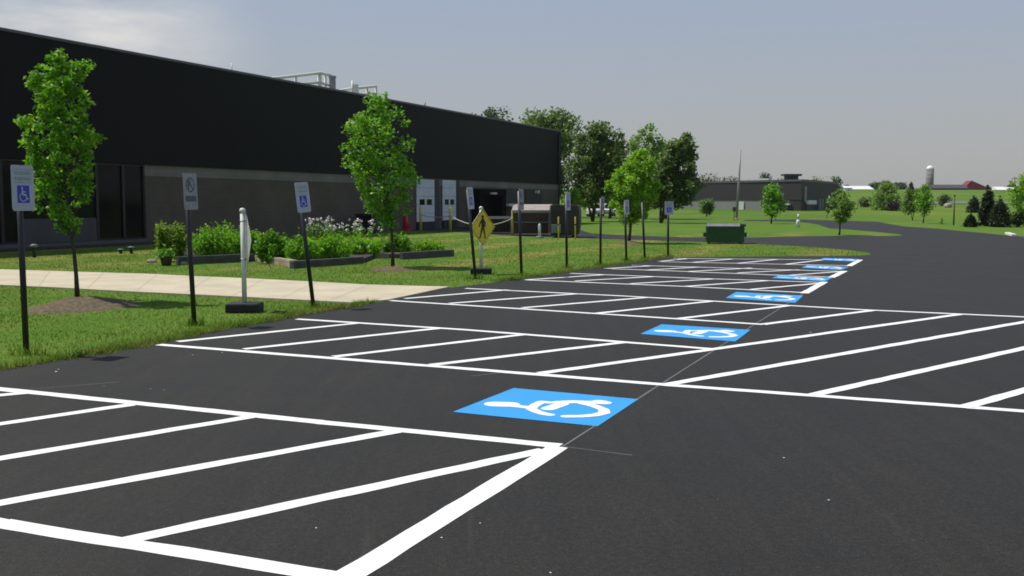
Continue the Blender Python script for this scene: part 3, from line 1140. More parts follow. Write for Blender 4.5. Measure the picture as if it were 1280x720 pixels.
def tree(name, label, base, profile, leafmat, n_clump, n_leaf, leaf, trunk_r, cat='tree', group=None, clump=0.2, stems=None, lean=0.0, extra=None,
         first_limb=0.5, bark=None, flat=0.3):
    """profile: list of (height, left, right) in metres from the base, bottom to top"""
    base = np.array(base, float)
    root = empty(name, base, label, cat, group)
    hs = [p[0] for p in profile]
    h0, h1 = hs[0], hs[-1]
    wmax = max(p[2] - p[1] for p in profile)
    # clump centres
    cl = []
    hh_ = np.linspace(h0, h1, 200)
    wid = np.array([crown_at(profile, min(max(h, h0), h1)) for h in hh_])
    cum = np.cumsum((wid[:, 1] - wid[:, 0]) ** 1.35 + 0.02 * wmax)
    cum /= cum[-1]
    for k in range(n_clump):
        h = float(np.interp((k + random.uniform(0.2, 0.8)) / n_clump, cum, hh_))
        l, r = crown_at(profile, h)
        w = r - l
        a = k * 2.39996 + random.uniform(-0.5, 0.5)
        cr = min(clump * wmax, max(0.07 * wmax, w * 0.40)) * random.uniform(0.5, 1.25)
        rad = (w / 2 - cr * 0.75) * (random.uniform(0.6, 1.12) if k % 4 else random.uniform(0.0, 0.6))
        rad = max(0.0, rad)
        h = min(h, h1 - cr * 0.7)
        cl.append((np.array([(l + r) / 2 + math.cos(a) * rad, math.sin(a) * rad, h]), cr))
    if extra:
        cl += [(np.array(c, float), r) for c, r in extra]
    # wood
    wd = MB()
    cx = lambda h: (sum(crown_at(profile, min(max(h, h0), h1))) / 2)
    top = h0 + (h1 - h0) * 0.82
    st = stems or [(0.0, 0.0)]
    paths = []
    for (dx, dy) in st:
        pts = []
        for i in range(9):
            t = i / 8.0
            h = top * t
            k = min(1.0, h / max(h0, 0.3))
            pts.append(base + np.array([cx(h) * min(1, k) * (0.4 + 0.6 * t) + dx * t ** 0.8 + lean * (1 - t) * t, dy * t ** 0.8, h])
                       + np.array([random.uniform(-1, 1), random.uniform(-1, 1), 0]) * trunk_r * (0.35 if i else 0))
        rr = [trunk_r * (1.25 if i == 0 else 1.0) * (1 - 0.80 * i / 8.0) / (1 if len(st) == 1 else 1.5) for i in range(9)]
        wd.tube(pts, rr, 8)
        paths.append(pts)
    for (c, r) in cl[:max(10, int(n_clump * 0.55))]:
        pts = paths[random.randrange(len(paths))]
        hh = max(h0 * 0.9, c[2] - random.uniform(0.15, 0.5) * np.hypot(c[0], c[1]) - 0.15 * (c[2] - h0 * 0.9) - 0.1)
        i = min(7, max(0, int(hh / top * 8)))
        a = pts[i] + (pts[i + 1] - pts[i]) * ((hh / top * 8) - i if hh < top else 1.0)
        e = base + c
        m_ = (a + e) / 2 + np.array([0, 0, -0.12 * np.linalg.norm(e - a)])
        r0 = trunk_r * 0.42 * (1 - 0.6 * i / 8)
        wd.tube([a, m_, e], [r0, r0 * 0.6, r0 * 0.2], 5, False)
    wd.build('trunk', bark or M['bark'], root, True)
    # leaves
    tot = sum(r ** 2 for _, r in cl)
    C = []
    for (c, r) in cl:
        k = max(6, int(n_leaf * r ** 2 / tot))
        u = rand_unit(k)
        q = (RNG.uniform(0.0, 1.0, k) ** 0.45)[:, None] * r * RNG.uniform(0.75, 1.25, (k, 1))
        C.append(base + c + u * q * np.array([1, 1, 0.85]))
    C = np.concatenate(C)
    np_mesh('crown', leaf_quads(C, leaf, flat), 4, leafmat, root)
    return root


def prof_px(base_px, D, rows):
    """rows of (photo y, x left, x right), top first -> profile in metres"""
    s = mpp(D)
    out = []
    bx, by = base_px
    for (y, l, r) in rows:
        # allow for the verticals converging downwards
        lean = (bx - CX) * (by - y) / 14000.0 * -1.0
        xc = bx - lean * -1.0 if False else bx + (bx - CX) * (by - y) / 14000.0
        out.append(((by - y) * s, (l - xc) * s, (r - xc) * s))
    return out[::-1]


pr = dict()
b1 = gp(97, 377)
rows1 = [(68, 62, 74), (86, 52, 106), (102, 34, 112), (122, 28, 116), (150, 28, 120), (180, 28, 126), (210, 32, 122), (240, 36, 118), (268, 46, 112), (290, 72, 104)]
s1 = mpp(b1[1])
tree('maple_tree', 'young leafy tree on a mulch mound before the dark entrance glass, leftmost tree', b1, prof_px((97, 377), b1[1], rows1), L['maple'], 105, 7000, 0.080, 0.038,
     group='young street trees along the lawn', clump=0.112,
     extra=[((( 64 - 81) * s1, 0, (377 - 78) * s1), 0.13), ((68 - 81) * s1 and ((67 - 81) * s1, 0.05, (377 - 95) * s1), 0.15), (((101 - 81) * s1, 0, (377 - 86) * s1), 0.15),
            (((36 - 82) * s1, 0.1, (377 - 108) * s1), 0.14), (((48 - 82) * s1, -0.1, (377 - 100) * s1), 0.15)])
b2 = gp(491, 334)
rows2 = [(118, 467, 482), (128, 458, 490), (140, 446, 504), (155, 426, 512), (180, 428, 514), (205, 430, 518), (226, 430, 524), (246, 442, 520), (264, 458, 512), (282, 474, 502)]
tree('maple_tree', 'young bright green tree behind the raised flower bed, in front of the black wall', b2, prof_px((491, 334), b2[1], rows2), L['maple'], 95, 6800, 0.090, 0.042,
     group='young street trees along the lawn', clump=0.115)
b3 = gp(786, 304)
rows3 = [(186, 796, 808), (204, 776, 820), (226, 760, 825), (248, 757, 820), (264, 764, 812), (278, 780, 800)]
tree('maple_tree', 'lime green tree standing behind the row of sign posts, right of the dark containers', b3, prof_px((786, 304), b3[1], rows3), L['lime'], 80, 7600, 0.13, 0.06,
     group='young street trees along the lawn', clump=0.13)

# larger trees beyond the end of the building
def big_tree(name, label, base, rows, mat, n_clump, n_leaf, leaf, tr, bx=None, **kw):
    D = base[1]
    bp = (base[0] / D * F_PX + CX, HORIZON + (CAM_H - base[2]) / D * F_PX)
    return tree(name, label, base, prof_px(bp, D, rows), mat, n_clump, n_leaf, leaf, tr, **kw)


GRP = 'large trees beyond the end of the building'
big_tree('broadleaf_tree', 'tall green tree rising behind the right end of the black roof', at_d(690, 112),
         [(138, 684, 706), (150, 650, 724), (168, 640, 728), (190, 640, 728), (215, 660, 728), (245, 680, 722)], L['mid'], 46, 8500, 0.36, 0.25, group=GRP, clump=0.17)
big_tree('broadleaf_tree', 'green treetop showing just above the middle of the black roof edge', at_d(610, 128),
         [(136, 596, 628), (150, 578, 646), (180, 575, 650), (220, 590, 640)], L['grey'], 30, 3500, 0.40, 0.25, group=GRP, clump=0.2)
big_tree('broadleaf_tree', 'dark spreading tree with leaning stems just right of the building corner', gp(741, 277),
         [(154, 734, 752), (166, 722, 778), (184, 716, 784), (206, 708, 784), (226, 708, 776), (243, 712, 768), (252, 722, 750)], L['mid2'], 62, 9500, 0.30, 0.16,
         group=GRP, clump=0.16, stems=[(-0.9, 0.2), (1.3, -0.2), (0.5, 0.8)])
big_tree('broadleaf_tree', 'dark many stemmed tree at the right end of the tree group', gp(826, 279),
         [(166, 858, 868), (180, 832, 868), (196, 822, 874), (214, 814, 877), (234, 806, 879), (248, 808, 872), (256, 816, 856)], L['mid2'], 60, 8500, 0.29, 0.15,
         group=GRP, clump=0.155, stems=[(-1.0, 0.3), (0.9, -0.2), (0.4, 0.9), (-0.1, -0.6)])
big_tree('broadleaf_tree', 'wispy pale treetop showing behind the lime green tree', at_d(806, 98),
         [(156, 802, 812), (168, 794, 828), (190, 780, 838), (220, 780, 836), (250, 790, 830)], L['pale'], 40, 4200, 0.30, 0.14, group=GRP, clump=0.16)
big_tree('broadleaf_tree', 'mid green tree filling the gap left of the lime green tree', at_d(762, 104),
         [(176, 752, 772), (190, 742, 786), (212, 738, 790), (240, 742, 788), (256, 750, 780)], L['mid'], 44, 4200, 0.32, 0.15, group=GRP, clump=0.17)
big_tree('broadleaf_tree', 'mid green tree filling the gap right of the lime green tree', at_d(832, 102),
         [(178, 822, 842), (194, 814, 852), (214, 808, 858), (240, 810, 856), (256, 820, 848)], L['mid'], 44, 4200, 0.32, 0.15, group=GRP, clump=0.17)
big_tree('small_tree', 'small bright bush between the building corner and the leaning stems', gp(716, 279),
         [(236, 712, 722), (246, 706, 730), (256, 704, 732), (264, 710, 726)], L['lime'], 14, 1400, 0.20, 0.05, group=None, clump=0.22)

# small planted trees on the verges
big_tree('small_tree', 'small open tree with three lobes before the distant dark building', gp(964, 279.5),
         [(230, 960, 972), (240, 952, 978), (252, 950, 984), (262, 946, 986), (270, 956, 976)], L['maple'], 20, 1700, 0.19, 0.06, group='small trees on the road verges', clump=0.2)
big_tree('small_tree', 'small pale green tree on the grass tongue between the two roads', gp(1049, 294),
         [(236, 1044, 1054), (246, 1036, 1062), (256, 1032, 1068), (268, 1034, 1066), (278, 1042, 1060)], L['pale'], 24, 2000, 0.13, 0.045, group='small trees on the road verges', clump=0.2)
big_tree('small_tree', 'small tree with bare stem in dark mulch on the right verge', gp(1154, 279.5),
         [(231, 1148, 1160), (242, 1142, 1166), (254, 1138, 1170), (264, 1144, 1168)], L['maple'], 22, 1700, 0.17, 0.05, group='small trees on the road verges', clump=0.22)
big_tree('small_tree', 'twin stemmed small tree left of the tree in dark mulch', gp(1140.5, 275.5),
         [(234, 1132, 1146), (246, 1126, 1152), (256, 1122, 1154), (264, 1128, 1150)], L['mid'], 20, 1700, 0.20, 0.05, group='small trees on the road verges', clump=0.22, stems=[(-0.25, 0), (0.3, 0)])
big_tree('small_tree', 'low bushy tree on a short stem right of the tree group', gp(883, 270.5),
         [(249, 878, 890), (256, 870, 896), (263, 874, 892), (267, 880, 887)], L['mid'], 12, 1300, 0.28, 0.07, group='small trees on the road verges', clump=0.25)
big_tree('small_tree', 'tiny dark tree on a thin stem before the distant loading bay', gp(1033.5, 272.5),
         [(256, 1031, 1036), (260, 1029, 1038), (265, 1031, 1037)], L['purple'], 8, 500, 0.22, 0.04, group='small trees on the road verges', clump=0.3)
big_tree('weeping_tree', 'pale drooping willow like tree on the far slope', at(1108, 263),
         [(227, 1102, 1112), (236, 1094, 1120), (248, 1088, 1126), (261, 1086, 1128)], L['pale'], 26, 2600, 0.42, 0.2, clump=0.22)
big_tree('leafy_tree', 'bright green tree cut off by the right edge of the photo', at(1282, 284),
         [(218, 1272, 1292), (230, 1262, 1302), (246, 1258, 1306), (262, 1262, 1302), (276, 1268, 1296)], L['lime'], 26, 3000, 0.17, 0.07, clump=0.2)


def shrub(name, label, base, w, h, mat, n_leaf, leaf, cat='shrub', group=None, n_clump=22, stem=None, flat=0.3):
    base = np.array(base, float)
    prof = [(0.10 * h, -w * 0.36, w * 0.36), (0.4 * h, -w / 2, w / 2), (0.75 * h, -w * 0.42, w * 0.42), (0.98 * h, -w * 0.15, w * 0.15)]
    return tree(name, label, base, prof, mat, n_clump, n_leaf, leaf, min(0.05, h * 0.025), cat, group, clump=0.30, flat=flat)


def shrub_px(name, label, px, yb, yt, wpx, mat, n, leaf_px, **kw):
    b_ = at(px, yb)
    s = mpp(b_[1])
    return shrub(name, label, b_, wpx * s, (yb - yt) * s, mat, n, leaf_px * s, **kw)


SG = 'shrubs on the far slope'
shrub_px('shrub', 'dark spreading shrub left of the weeping tree on the slope', 1082, 259, 247, 24, L['dark'], 900, 2.2, group=SG)
shrub_px('shrub', 'dark reddish shrub at the foot of the weeping tree', 1117, 264, 251, 20, L['purple'], 800, 2.2, group=SG)
shrub_px('shrub', 'dark round shrub beside the pale boulder', 1180, 258, 242.5, 18, L['dark'], 900, 2.0, group=SG)
shrub_px('shrub', 'dark low shrub at the right edge under the bright tree', 1272, 284, 263, 24, L['conifer'], 1000, 2.2, group=SG)
shrub_px('shrub', 'yellow green shrub between the olive conifer and the right edge', 1259, 283, 266, 16, L['mid'], 700, 2.2, group=SG)
shrub_px('shrub', 'small upright yellow green plant on the right verge', 1177, 280.5, 272, 5, L['weed'], 160, 1.6, group=SG, n_clump=5)


def conifer(name, label, px, yb, yt, wpx, mat, n, leaf_px):
    base = at(px, yb)
    s = mpp(base[1])
    H, w = (yb - yt) * s, wpx * s
    prof = [(0.04 * H, -w * 0.5, w * 0.5), (0.3 * H, -w * 0.48, w * 0.48), (0.6 * H, -w * 0.33, w * 0.33), (0.85 * H, -w * 0.16, w * 0.16), (0.98 * H, -w * 0.05, w * 0.05)]
    return tree(name, label, base, prof, mat, 60, int(n * 1.8), leaf_px * s * 1.2, 0.02 * H, 'conifer', 'conifers on the right verge', clump=0.24)


conifer('conifer_tree', 'tallest dark conifer in the clump at the right', 1234, 283, 228.5, 24, L['conifer'], 2400, 2.6)
conifer('conifer_tree', 'olive broad conifer right of the tallest one', 1249, 284, 244, 26, L['olive'], 2200, 2.6)
conifer('conifer_tree', 'dark conifer behind and left of the tallest one', 1217, 266, 244, 17, L['conifer'], 1300, 2.2)
conifer('conifer_tree', 'small dark spruce at the front left of the conifer clump', 1213, 284, 267, 17, L['conifer'], 1100, 2.2)
conifer('conifer_tree', 'tiny conifer alone on the field near the right edge', 1270, 259, 247, 6, L['conifer'], 400, 1.6)
conifer('conifer_tree', 'narrow dark conifer left of the silo on the skyline', 1138.5, 243, 226.5, 9, L['conifer'], 600, 1.8)

# far skyline trees
FG = 'distant trees on the skyline'
for (px, D, top, w, mat, lab) in (
        (884, 225, 218, 44, 'grey', 'distant grey green tree behind the left part of the far dark building'),
        (911, 225, 221.5, 44, 'grey', 'distant low tree left of the tall pole'),
        (955, 225, 216, 26, 'grey', 'distant round tree standing highest above the far dark building'),
        (980, 225, 222, 34, 'grey', 'distant low tree just left of the rooftop unit'),
        (1018, 225, 222, 40, 'mid', 'distant wide tree behind the right end of the far building'),
        (1043, 225, 220.5, 20, 'mid', 'distant small tree at the right end of the far building'),
        (1057, 520, 232, 8, 'dark', 'dark tree between the two white roofs on the skyline'),
        (1094, 520, 229, 22, 'grey', 'dark grey tree left of the weeping tree top on the skyline'),
        (1104, 560, 227, 20, 'grey', 'grey tree showing above the weeping tree on the skyline'),
        (1122, 560, 229, 22, 'grey', 'brownish tree right of the weeping tree on the skyline'),
        (1262, 480, 231, 12, 'dark', 'dark tree beside the white farmhouse on the skyline')):
    b_ = at_d(px, D)
    s = mpp(D)
    h = b_[2]
    ytop_m = CAM_H + (HORIZON - top) * s - h
    wm = w * s
    prof = [(ytop_m * 0.15, -wm * 0.35, wm * 0.35), (ytop_m * 0.5, -wm / 2, wm / 2), (ytop_m * 0.8, -wm * 0.4, wm * 0.4), (ytop_m, -wm * 0.28, wm * 0.28)]
    tree('distant_tree', lab, b_, prof, L[mat], 24, 1300, 2.4 * s, 0.02 * ytop_m, group=FG, clump=0.24)

# ------------------------------------------------------------------ mulch mounds
def mound(px, py, wpx, dpx, hpx, label):
    c = gp(px, py)
    s = mpp(c[1])
    rx, h = wpx / 2 * s, hpx * s
    d0 = abs(gp(px, py - dpx / 2)[1] - gp(px, py + dpx / 2)[1]) / 2
    root = MB()
    seg, rings = 28, 7
    vs = []
    for i in range(rings):
        t = i / (rings - 1)
        for k in range(seg):
            a = 2 * math.pi * k / seg
            rr = (1 - t) * (1 + 0.08 * math.sin(3 * a + 1) + random.uniform(-.03, .03)) + 0.001
            vs.append((c[0] + rx * rr * math.cos(a), c[1] + d0 * rr * math.sin(a), -0.01 + h * (math.sin(t * math.pi / 2) ** 1.3) * random.uniform(0.92, 1.08)))
    fs = [(i * seg + k, i * seg + (k + 1) % seg, (i + 1) * seg + (k + 1) % seg, (i + 1) * seg + k) for i in range(rings - 1) for k in range(seg)]
    fs.append(tuple((rings - 1) * seg + k for k in range(seg)))
    root.add(vs, fs)
    o = root.build('mulch_mound', M['mulch'], None, True)
    tag(o, label, 'mulch mound', 'mulch mounds at the feet of the young trees')
    return o


mound(103, 383, 135, 19, 13, 'wide brown mulch mound under the leftmost young tree')
mound(492, 337, 74, 6, 4.5, 'low brown mulch mound under the tree behind the flower bed')
mound(788, 304.5, 34, 4, 3.5, 'small brown mulch mound under the lime green tree')
mound(1154, 279.8, 15, 1.4, 1.0, 'little dark mulch ring under the bare stemmed tree on the right verge')

# ------------------------------------------------------------------ signs on posts
def text_mesh(s_, size):
    cu = bpy.data.curves.new('txt', 'FONT')
    cu.body = s_
    cu.size = size
    cu.align_x = 'CENTER'
    cu.align_y = 'CENTER'
    cu.extrude = 0.0004
    o = bpy.data.objects.new('txt', cu)
    COL.objects.link(o)
    bpy.context.view_layer.update()
    me = bpy.data.meshes.new_from_object(o.evaluated_get(bpy.context.evaluated_depsgraph_get()))
    bpy.data.objects.remove(o)
    bpy.data.curves.remove(cu)
    return me


def put_text(s_, size, x, z, y, mat, parent, name='lettering'):
    me = text_mesh(s_, size)
    V = np.zeros(len(me.vertices) * 3)
    me.vertices.foreach_get('co', V)
    V = V.reshape(-1, 3)
    W = np.stack([V[:, 0] + x, y - V[:, 2], V[:, 1] + z], 1)
    me.vertices.foreach_set('co', W.ravel())
    me.materials.clear()
    return link_mesh(name, me, mat, parent)


ex, ey, ez = np.eye(3)
O3 = np.zeros(3)


def rounded(w, h, r, seg=4):
    out = []
    for (cx_, cy_, a0) in ((w / 2 - r, h / 2 - r, 0), (-w / 2 + r, h / 2 - r, 90), (-w / 2 + r, -h / 2 + r, 180), (w / 2 - r, -h / 2 + r, 270)):
        for k in range(seg + 1):
            a = R(a0 + 90 * k / seg)
            out.append((cx_ + r * math.cos(a), cy_ + r * math.sin(a)))
    return out


PW, PH, PTOP = 0.305, 0.48, 2.02


def sign_base(label, group, panel):
    root = empty('parking_sign', (0, 0, 0), label, 'parking sign', group)
    p = MB()
    p.tube([(0, 0, -0.1), (0, 0, PTOP - 0.05)], 0.032, 12)
    p.build('post', M['black_metal'], root, True)
    s_ = MB()
    s_.prism(rounded(PW, PH, 0.03), ex, ez, np.array([0, -0.052, PTOP - PH / 2]), -ey, 0.0, 0.004)
    s_.build('sign_panel', panel, root)
    for z in (PTOP - 0.028, PTOP - PH + 0.05):
        bt = MB()
        bt.tube([(0, -0.055, z), (0, -0.0605, z)], 0.009, 8)
        bt.build('bolt', M['alu'], root)
    return root


def flat_poly(mb, poly, y):
    mb.prism(poly, ex, ez, np.array([0, y, 0]), -ey, 0.0, 0.0006)


def capsule_sign(mb, p, q, w, y):
    mb.prism([tuple(v) for v in capsule_poly(p, q, w, 5)], ex, ez, np.array([0, y, 0]), -ey, 0.0, 0.0006)


SGRP = 'black posted parking signs along the edge of the lot'
rs = sign_base('', SGRP, M['sign_white'])
zt = PTOP
put_text('RESERVED', 0.052, 0, zt - 0.085, -0.0565, M['sign_green'], rs)
put_text('PARKING', 0.052, 0, zt - 0.145, -0.0565, M['sign_green'], rs)
for (x0, x1, z0, z1) in ((-.13, .13, zt - .048, zt - .044), (-.13, .13, zt - .186, zt - .182)):
    fr_ = MB()
    fr_.box(x0, x1, -0.0572, -0.0565, z0, z1)
    fr_.build('border_line', M['sign_green'], rs)
zc = zt - 0.305
bb = MB()
flat_poly(bb, [(x, z + zc) for x, z in rounded(0.165, 0.185, 0.012)], -0.0565)
bb.build('blue_square', M['sign_blue'], rs)
wc = MB()
yy = [-0.0574]


def wseg(p, q, w):
    yy[0] -= 0.0001
    capsule_sign(wc, (p[0], p[1] + zc), (q[0], q[1] + zc), w, yy[0])


wseg((-0.015, 0.066), (-0.0149, 0.066), 0.026)
wseg((-0.015, 0.046), (-0.010, -0.004), 0.017)
wseg((-0.012, 0.024), (0.026, 0.024), 0.011)
wseg((-0.010, -0.006), (0.030, -0.006), 0.016)
wseg((0.030, -0.006), (0.046, -0.052), 0.014)
wseg((0.046, -0.052), (0.062, -0.046), 0.012)
for k in range(11):
    a0, a1 = R(112 + k * 21), R(112 + (k + 1) * 21)
    wseg((-0.006 + 0.045 * math.cos(a0), -0.030 + 0.045 * math.sin(a0)), (-0.006 + 0.045 * math.cos(a1), -0.030 + 0.045 * math.sin(a1)), 0.011)
wc.build('wheelchair_symbol', M['sign_white'], rs)

ns = sign_base('', SGRP, surf('faded_sign_sheet', (0.33, 0.335, 0.335), (0.26, 0.265, 0.265), 9, 0.6))
ng = MB()
zc = zt - 0.155
flat_poly(ng, [(-0.055, zc - .06), (-0.030, zc - .06), (-0.030, zc + .06), (-0.055, zc + .06)], -0.0565)
for k in range(10):
    a0, a1 = R(-90 + k * 18), R(-90 + (k + 1) * 18)
    yy[0] -= 0.00005
    capsule_sign(ng, (-0.03 + .036 * math.cos(a0), zc + .024 + .030 * math.sin(a0)), (-0.03 + .036 * math.cos(a1), zc + .024 + .030 * math.sin(a1)), 0.016, -0.0567 - k * .00005)
for k in range(24):
    a0, a1 = R(k * 15), R((k + 1) * 15)
    capsule_sign(ng, (.088 * math.cos(a0), zc + .088 * math.sin(a0)), (.088 * math.cos(a1), zc + .088 * math.sin(a1)), 0.018, -0.0569 - (k % 2) * .00007)
capsule_sign(ng, (-.06, zc + .06), (.06, zc - .06), 0.016, -0.0578)
ng.build('no_parking_symbol', M['sign_grey'], ns)
nb = MB()
flat_poly(nb, [(x, z + zt - .335) for x, z in rounded(0.24, 0.075, 0.008)], -0.0565)
nb.build('faded_bar', M['sign_grey'], ns)

sign_spots = [  # base x, base y, top y, kind, yaw, lean
    (33, 443, 206, 'r', 72, 0.2, 'nearest wheelchair parking sign, before the leftmost tree and the entrance glass'),
    (243, 406.5, 216.5, 'n', 74, 1.7, 'faded no parking sign second from the left, between the leftmost tree and the white post'),
    (392, 384.5, 227.5, 'r', 61, 6.0, 'slightly leaning wheelchair parking sign in front of the white flowers, third post'),
    (594.5, 349, 234, 'r', 69, 5.0, 'leaning wheelchair sign beside the yellow pedestrian sign'),
    (652, 345, 236.5, 'n', 70, 2.0, 'faded no parking sign in front of the pale covered maroon container'),
    (708.5, 335.5, 240.5, 'r', 66, 0.8, 'wheelchair sign in front of the right end of the dark container'),
    (750.5, 331.5, 246, 'n', 70, 0.0, 'grey no parking sign seen against the white cars behind the trees'),
    (783, 326.5, 250, 'r', 60, 2.0, 'wheelchair sign in front of the lime green tree'),
    (806, 324, 251, 'n', 82, 3.2, 'narrow sign seen nearly edge on just right of the lime green tree'),
    (835, 321, 252, 'r', 22, 0.5, 'last wheelchair sign of the row, turned to face the camera near the green dumpster')]
used = {'r': False, 'n': False}
for (bx, by, ty, kind, yaw, lean, lab) in sign_spots:
    src = rs if kind == 'r' else ns
    o = src if not used[kind] else copy_tree(src)
    used[kind] = True
    p = gp(bx, by)
    H = (by - ty) * mpp(p[1]) * 1.0
    o.location = (p[0], p[1], 0.0)
    o.rotation_mode = 'QUATERNION'
    o.rotation_quaternion = Quaternion((0, 1, 0), R(-lean)) @ Quaternion((0, 0, 1), R(yaw))
    o.scale = (1, 1, H / PTOP)
    o['label'] = lab

# ------------------------------------------------------------------ pedestrian crossing signs on rubber feet
def ped_sign(px, py, yaw_deg, label, front):
    p = gp(px, py)
    root = empty('pedestrian_sign', p, label, 'crossing sign', 'portable pedestrian crossing signs on black rubber feet')
    th = R(yaw_deg)
    ax = np.array([math.cos(th), math.sin(th), 0])
    fw = np.array([math.sin(th), -math.cos(th), 0])       # the way the sign faces
    zc = 1.06
    b_ = MB()
    b_.frame_box(p, ex, ey, ez, -0.24, 0.24, -0.2, 0.2, 0.0, 0.14)
    b_.build('rubber_foot', M['rubber'], root, bevel=0.03)
    t = MB()
    t.tube([p + ez * 0.1, p + ez * 1.47], 0.036, 14)
    t.lathe(p + ez * 1.47, [(0.036, 0.0), (0.046, 0.002), (0.046, 0.03), (0.030, 0.055), (0.005, 0.062)], 14)
    t.build('post', M['white_plastic'], root, True)
    d = 0.43
    po = p + fw * 0.044 + ez * zc
    dia = [(0, -d), (d, 0), (0, d), (-d, 0)]
    q = MB()
    q.prism(dia, ax, ez, po, fw, 0.0, 0.004)
    q.build('sign_back', M['alu'], root)
    q = MB()
    q.prism([(x * 0.985, z * 0.985) for x, z in dia], ax, ez, po, fw, 0.0045, 0.006)
    pn = q.build('sign_face', M['sign_yellow'], root)
    # border
    q = MB()
    k0, k1 = 0.94, 0.905
    for i in range(4):
        a, c = dia[i], dia[(i + 1) % 4]
        q.prism([(a[0] * k0, a[1] * k0), (c[0] * k0, c[1] * k0), (c[0] * k1, c[1] * k1), (a[0] * k1, a[1] * k1)], ax, ez, po, fw, 0.0065, 0.0072)
    # walking figure
    lay = [0.0076]

    def limb(a, c, w):
        lay[0] += 0.0001
        q.prism([tuple(v) for v in capsule_poly(a, c, w, 6)], ax, ez, po, fw, lay[0], lay[0] + 0.0005)
    limb((-0.005, 0.235), (-0.004, 0.235), 0.085)
    limb((0.0, 0.150), (0.005, 0.020), 0.105)
    limb((-0.03, 0.165), (-0.095, 0.085), 0.042)
    limb((-0.095, 0.085), (-0.125, 0.020), 0.034)
    limb((0.03, 0.165), (0.085, 0.090), 0.042)
    limb((0.085, 0.090), (0.070, 0.015), 0.034)
    limb((-0.012, 0.01), (-0.055, -0.110), 0.056)
    limb((-0.055, -0.110), (-0.090, -0.225), 0.044)
    limb((-0.090, -0.225), (-0.125, -0.225), 0.034)
    limb((0.012, 0.01), (0.050, -0.110), 0.056)
    limb((0.050, -0.110), (0.085, -0.225), 0.044)
    limb((0.085, -0.225), (0.055, -0.232), 0.034)
    q.build('walking_figure', M['ink_black'], pn)
    for z in (zc + 0.28, zc - 0.28):
        st_ = MB()
        st_.tube([p + ez * (z - 0.012), p + ez * (z + 0.012)], 0.041, 14)
        st_.build('clamp', M['alu'], root, True)
    return root


ped_sign(306, 390, 114, 'white post on black foot, its sign seen edge on from behind', False)
ped_sign(601.5, 342.5, 50, 'yellow diamond pedestrian sign on white post with black rubber foot', True)

# ------------------------------------------------------------------ raised garden bed
def plank_wall(x0, yb0, x1, yb1, hpx0, label, mat):
    a, c = gp(x0, yb0), gp(x1, yb1)
    h = hpx0 * mpp(a[1])
    d = (c - a) / np.linalg.norm(c - a)
    nrm = np.array([-d[1], d[0], 0])
    ln = float(np.linalg.norm(c - a))
    root = MB()
    n = 2
    for k in range(n):
        root.frame_box(a, d, nrm, ez, 0.004 * k, ln - 0.004 * k, 0.0, 0.14, h * k / n - (0.05 if k == 0 else -0.004), h * (k + 1) / n)
    o = root.build('garden_timber', mat, None, bevel=0.008)
    tag(o, label, 'garden edging', 'timber edging of the raised flower bed')
    return o


plank_wall(223, 331.5, 318, 327, 10.5, 'leftmost dark timber edging beside the clay pot', M['shade_timber'])
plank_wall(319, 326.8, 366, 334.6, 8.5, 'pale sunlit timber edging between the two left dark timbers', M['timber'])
plank_wall(367, 336, 455, 329.5, 9.5, 'middle dark timber edging below the leaning sign post', M['shade_timber'])
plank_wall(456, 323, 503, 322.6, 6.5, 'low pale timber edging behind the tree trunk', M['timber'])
plank_wall(504, 324.6, 568, 320.4, 9.0, 'rightmost dark timber edging, ending on open lawn', M['shade_timber'])
# soil inside
soil = [gp(224, 330.5), gp(318, 326.2), gp(366, 333.6), gp(454, 328.8), gp(470, 322.3), gp(504, 323.2), gp(566, 319.4), gp(545, 312), gp(470, 306), gp(380, 308), gp(290, 312), gp(222, 318)]
sb = MB()
n = len(soil)
sb.add([tuple(p[:2]) + (0.12,) for p in soil] + [tuple(p[:2]) + (-0.02,) for p in soil], [tuple(range(n))] + [(i, (i + 1) % n, (i + 1) % n + n, i + n) for i in range(n)])
struct(sb.build('bed_soil', M['soil']))


def herb(name, label, px, yb, yt, wpx, mat, n, leaf_px, depth=1.0, cat='plant', group=None, z0=0.1, blades=0, flat=0.1, clumps=16):
    b_ = gp(px, yb)
    b_[2] = z0
    s = mpp(b_[1])
    w, h = wpx * s, ((yb - yt) * s - z0 * 0.5) * 0.92
    root = empty(name, b_, label, cat, group)
    st_ = MB()
    C = []
    for k in range(clumps):
        a = random.uniform(0, 2 * math.pi)
        r = math.sqrt(random.random())
        x, y = math.cos(a) * r * w / 2, math.sin(a) * r * w / 2 * depth
        hh = h * (1 - 0.45 * r * r) * random.uniform(0.72, 1.05)
        foot = b_ + np.array([x * 0.75, y * 0.75, 0])
        top = b_ + np.array([x, y, hh])
        st_.tube([foot, (foot + top) / 2 + np.array([random.uniform(-.04, .04), random.uniform(-.04, .04), 0]), top], [0.012, 0.009, 0.004], 4, False)
        m_ = max(8, int(n * 1.5) // clumps)
        t = RNG.uniform(0.06, 1.0, m_)[:, None]
        q = foot + (top - foot) * t + rand_unit(m_) * (RNG.uniform(0, 1, (m_, 1)) ** 0.5) * w * 0.17
        q[:, 2] = np.maximum(q[:, 2], 0.05)
        C.append(q)
    st_.build('stems', L['bed_dark'], root)
    V = leaf_quads(np.concatenate(C), leaf_px * s * 1.15, flat, 0.15, 0.45)
    np_mesh('leaves', V, 4, mat, root)
    return root, b_, s, w, h


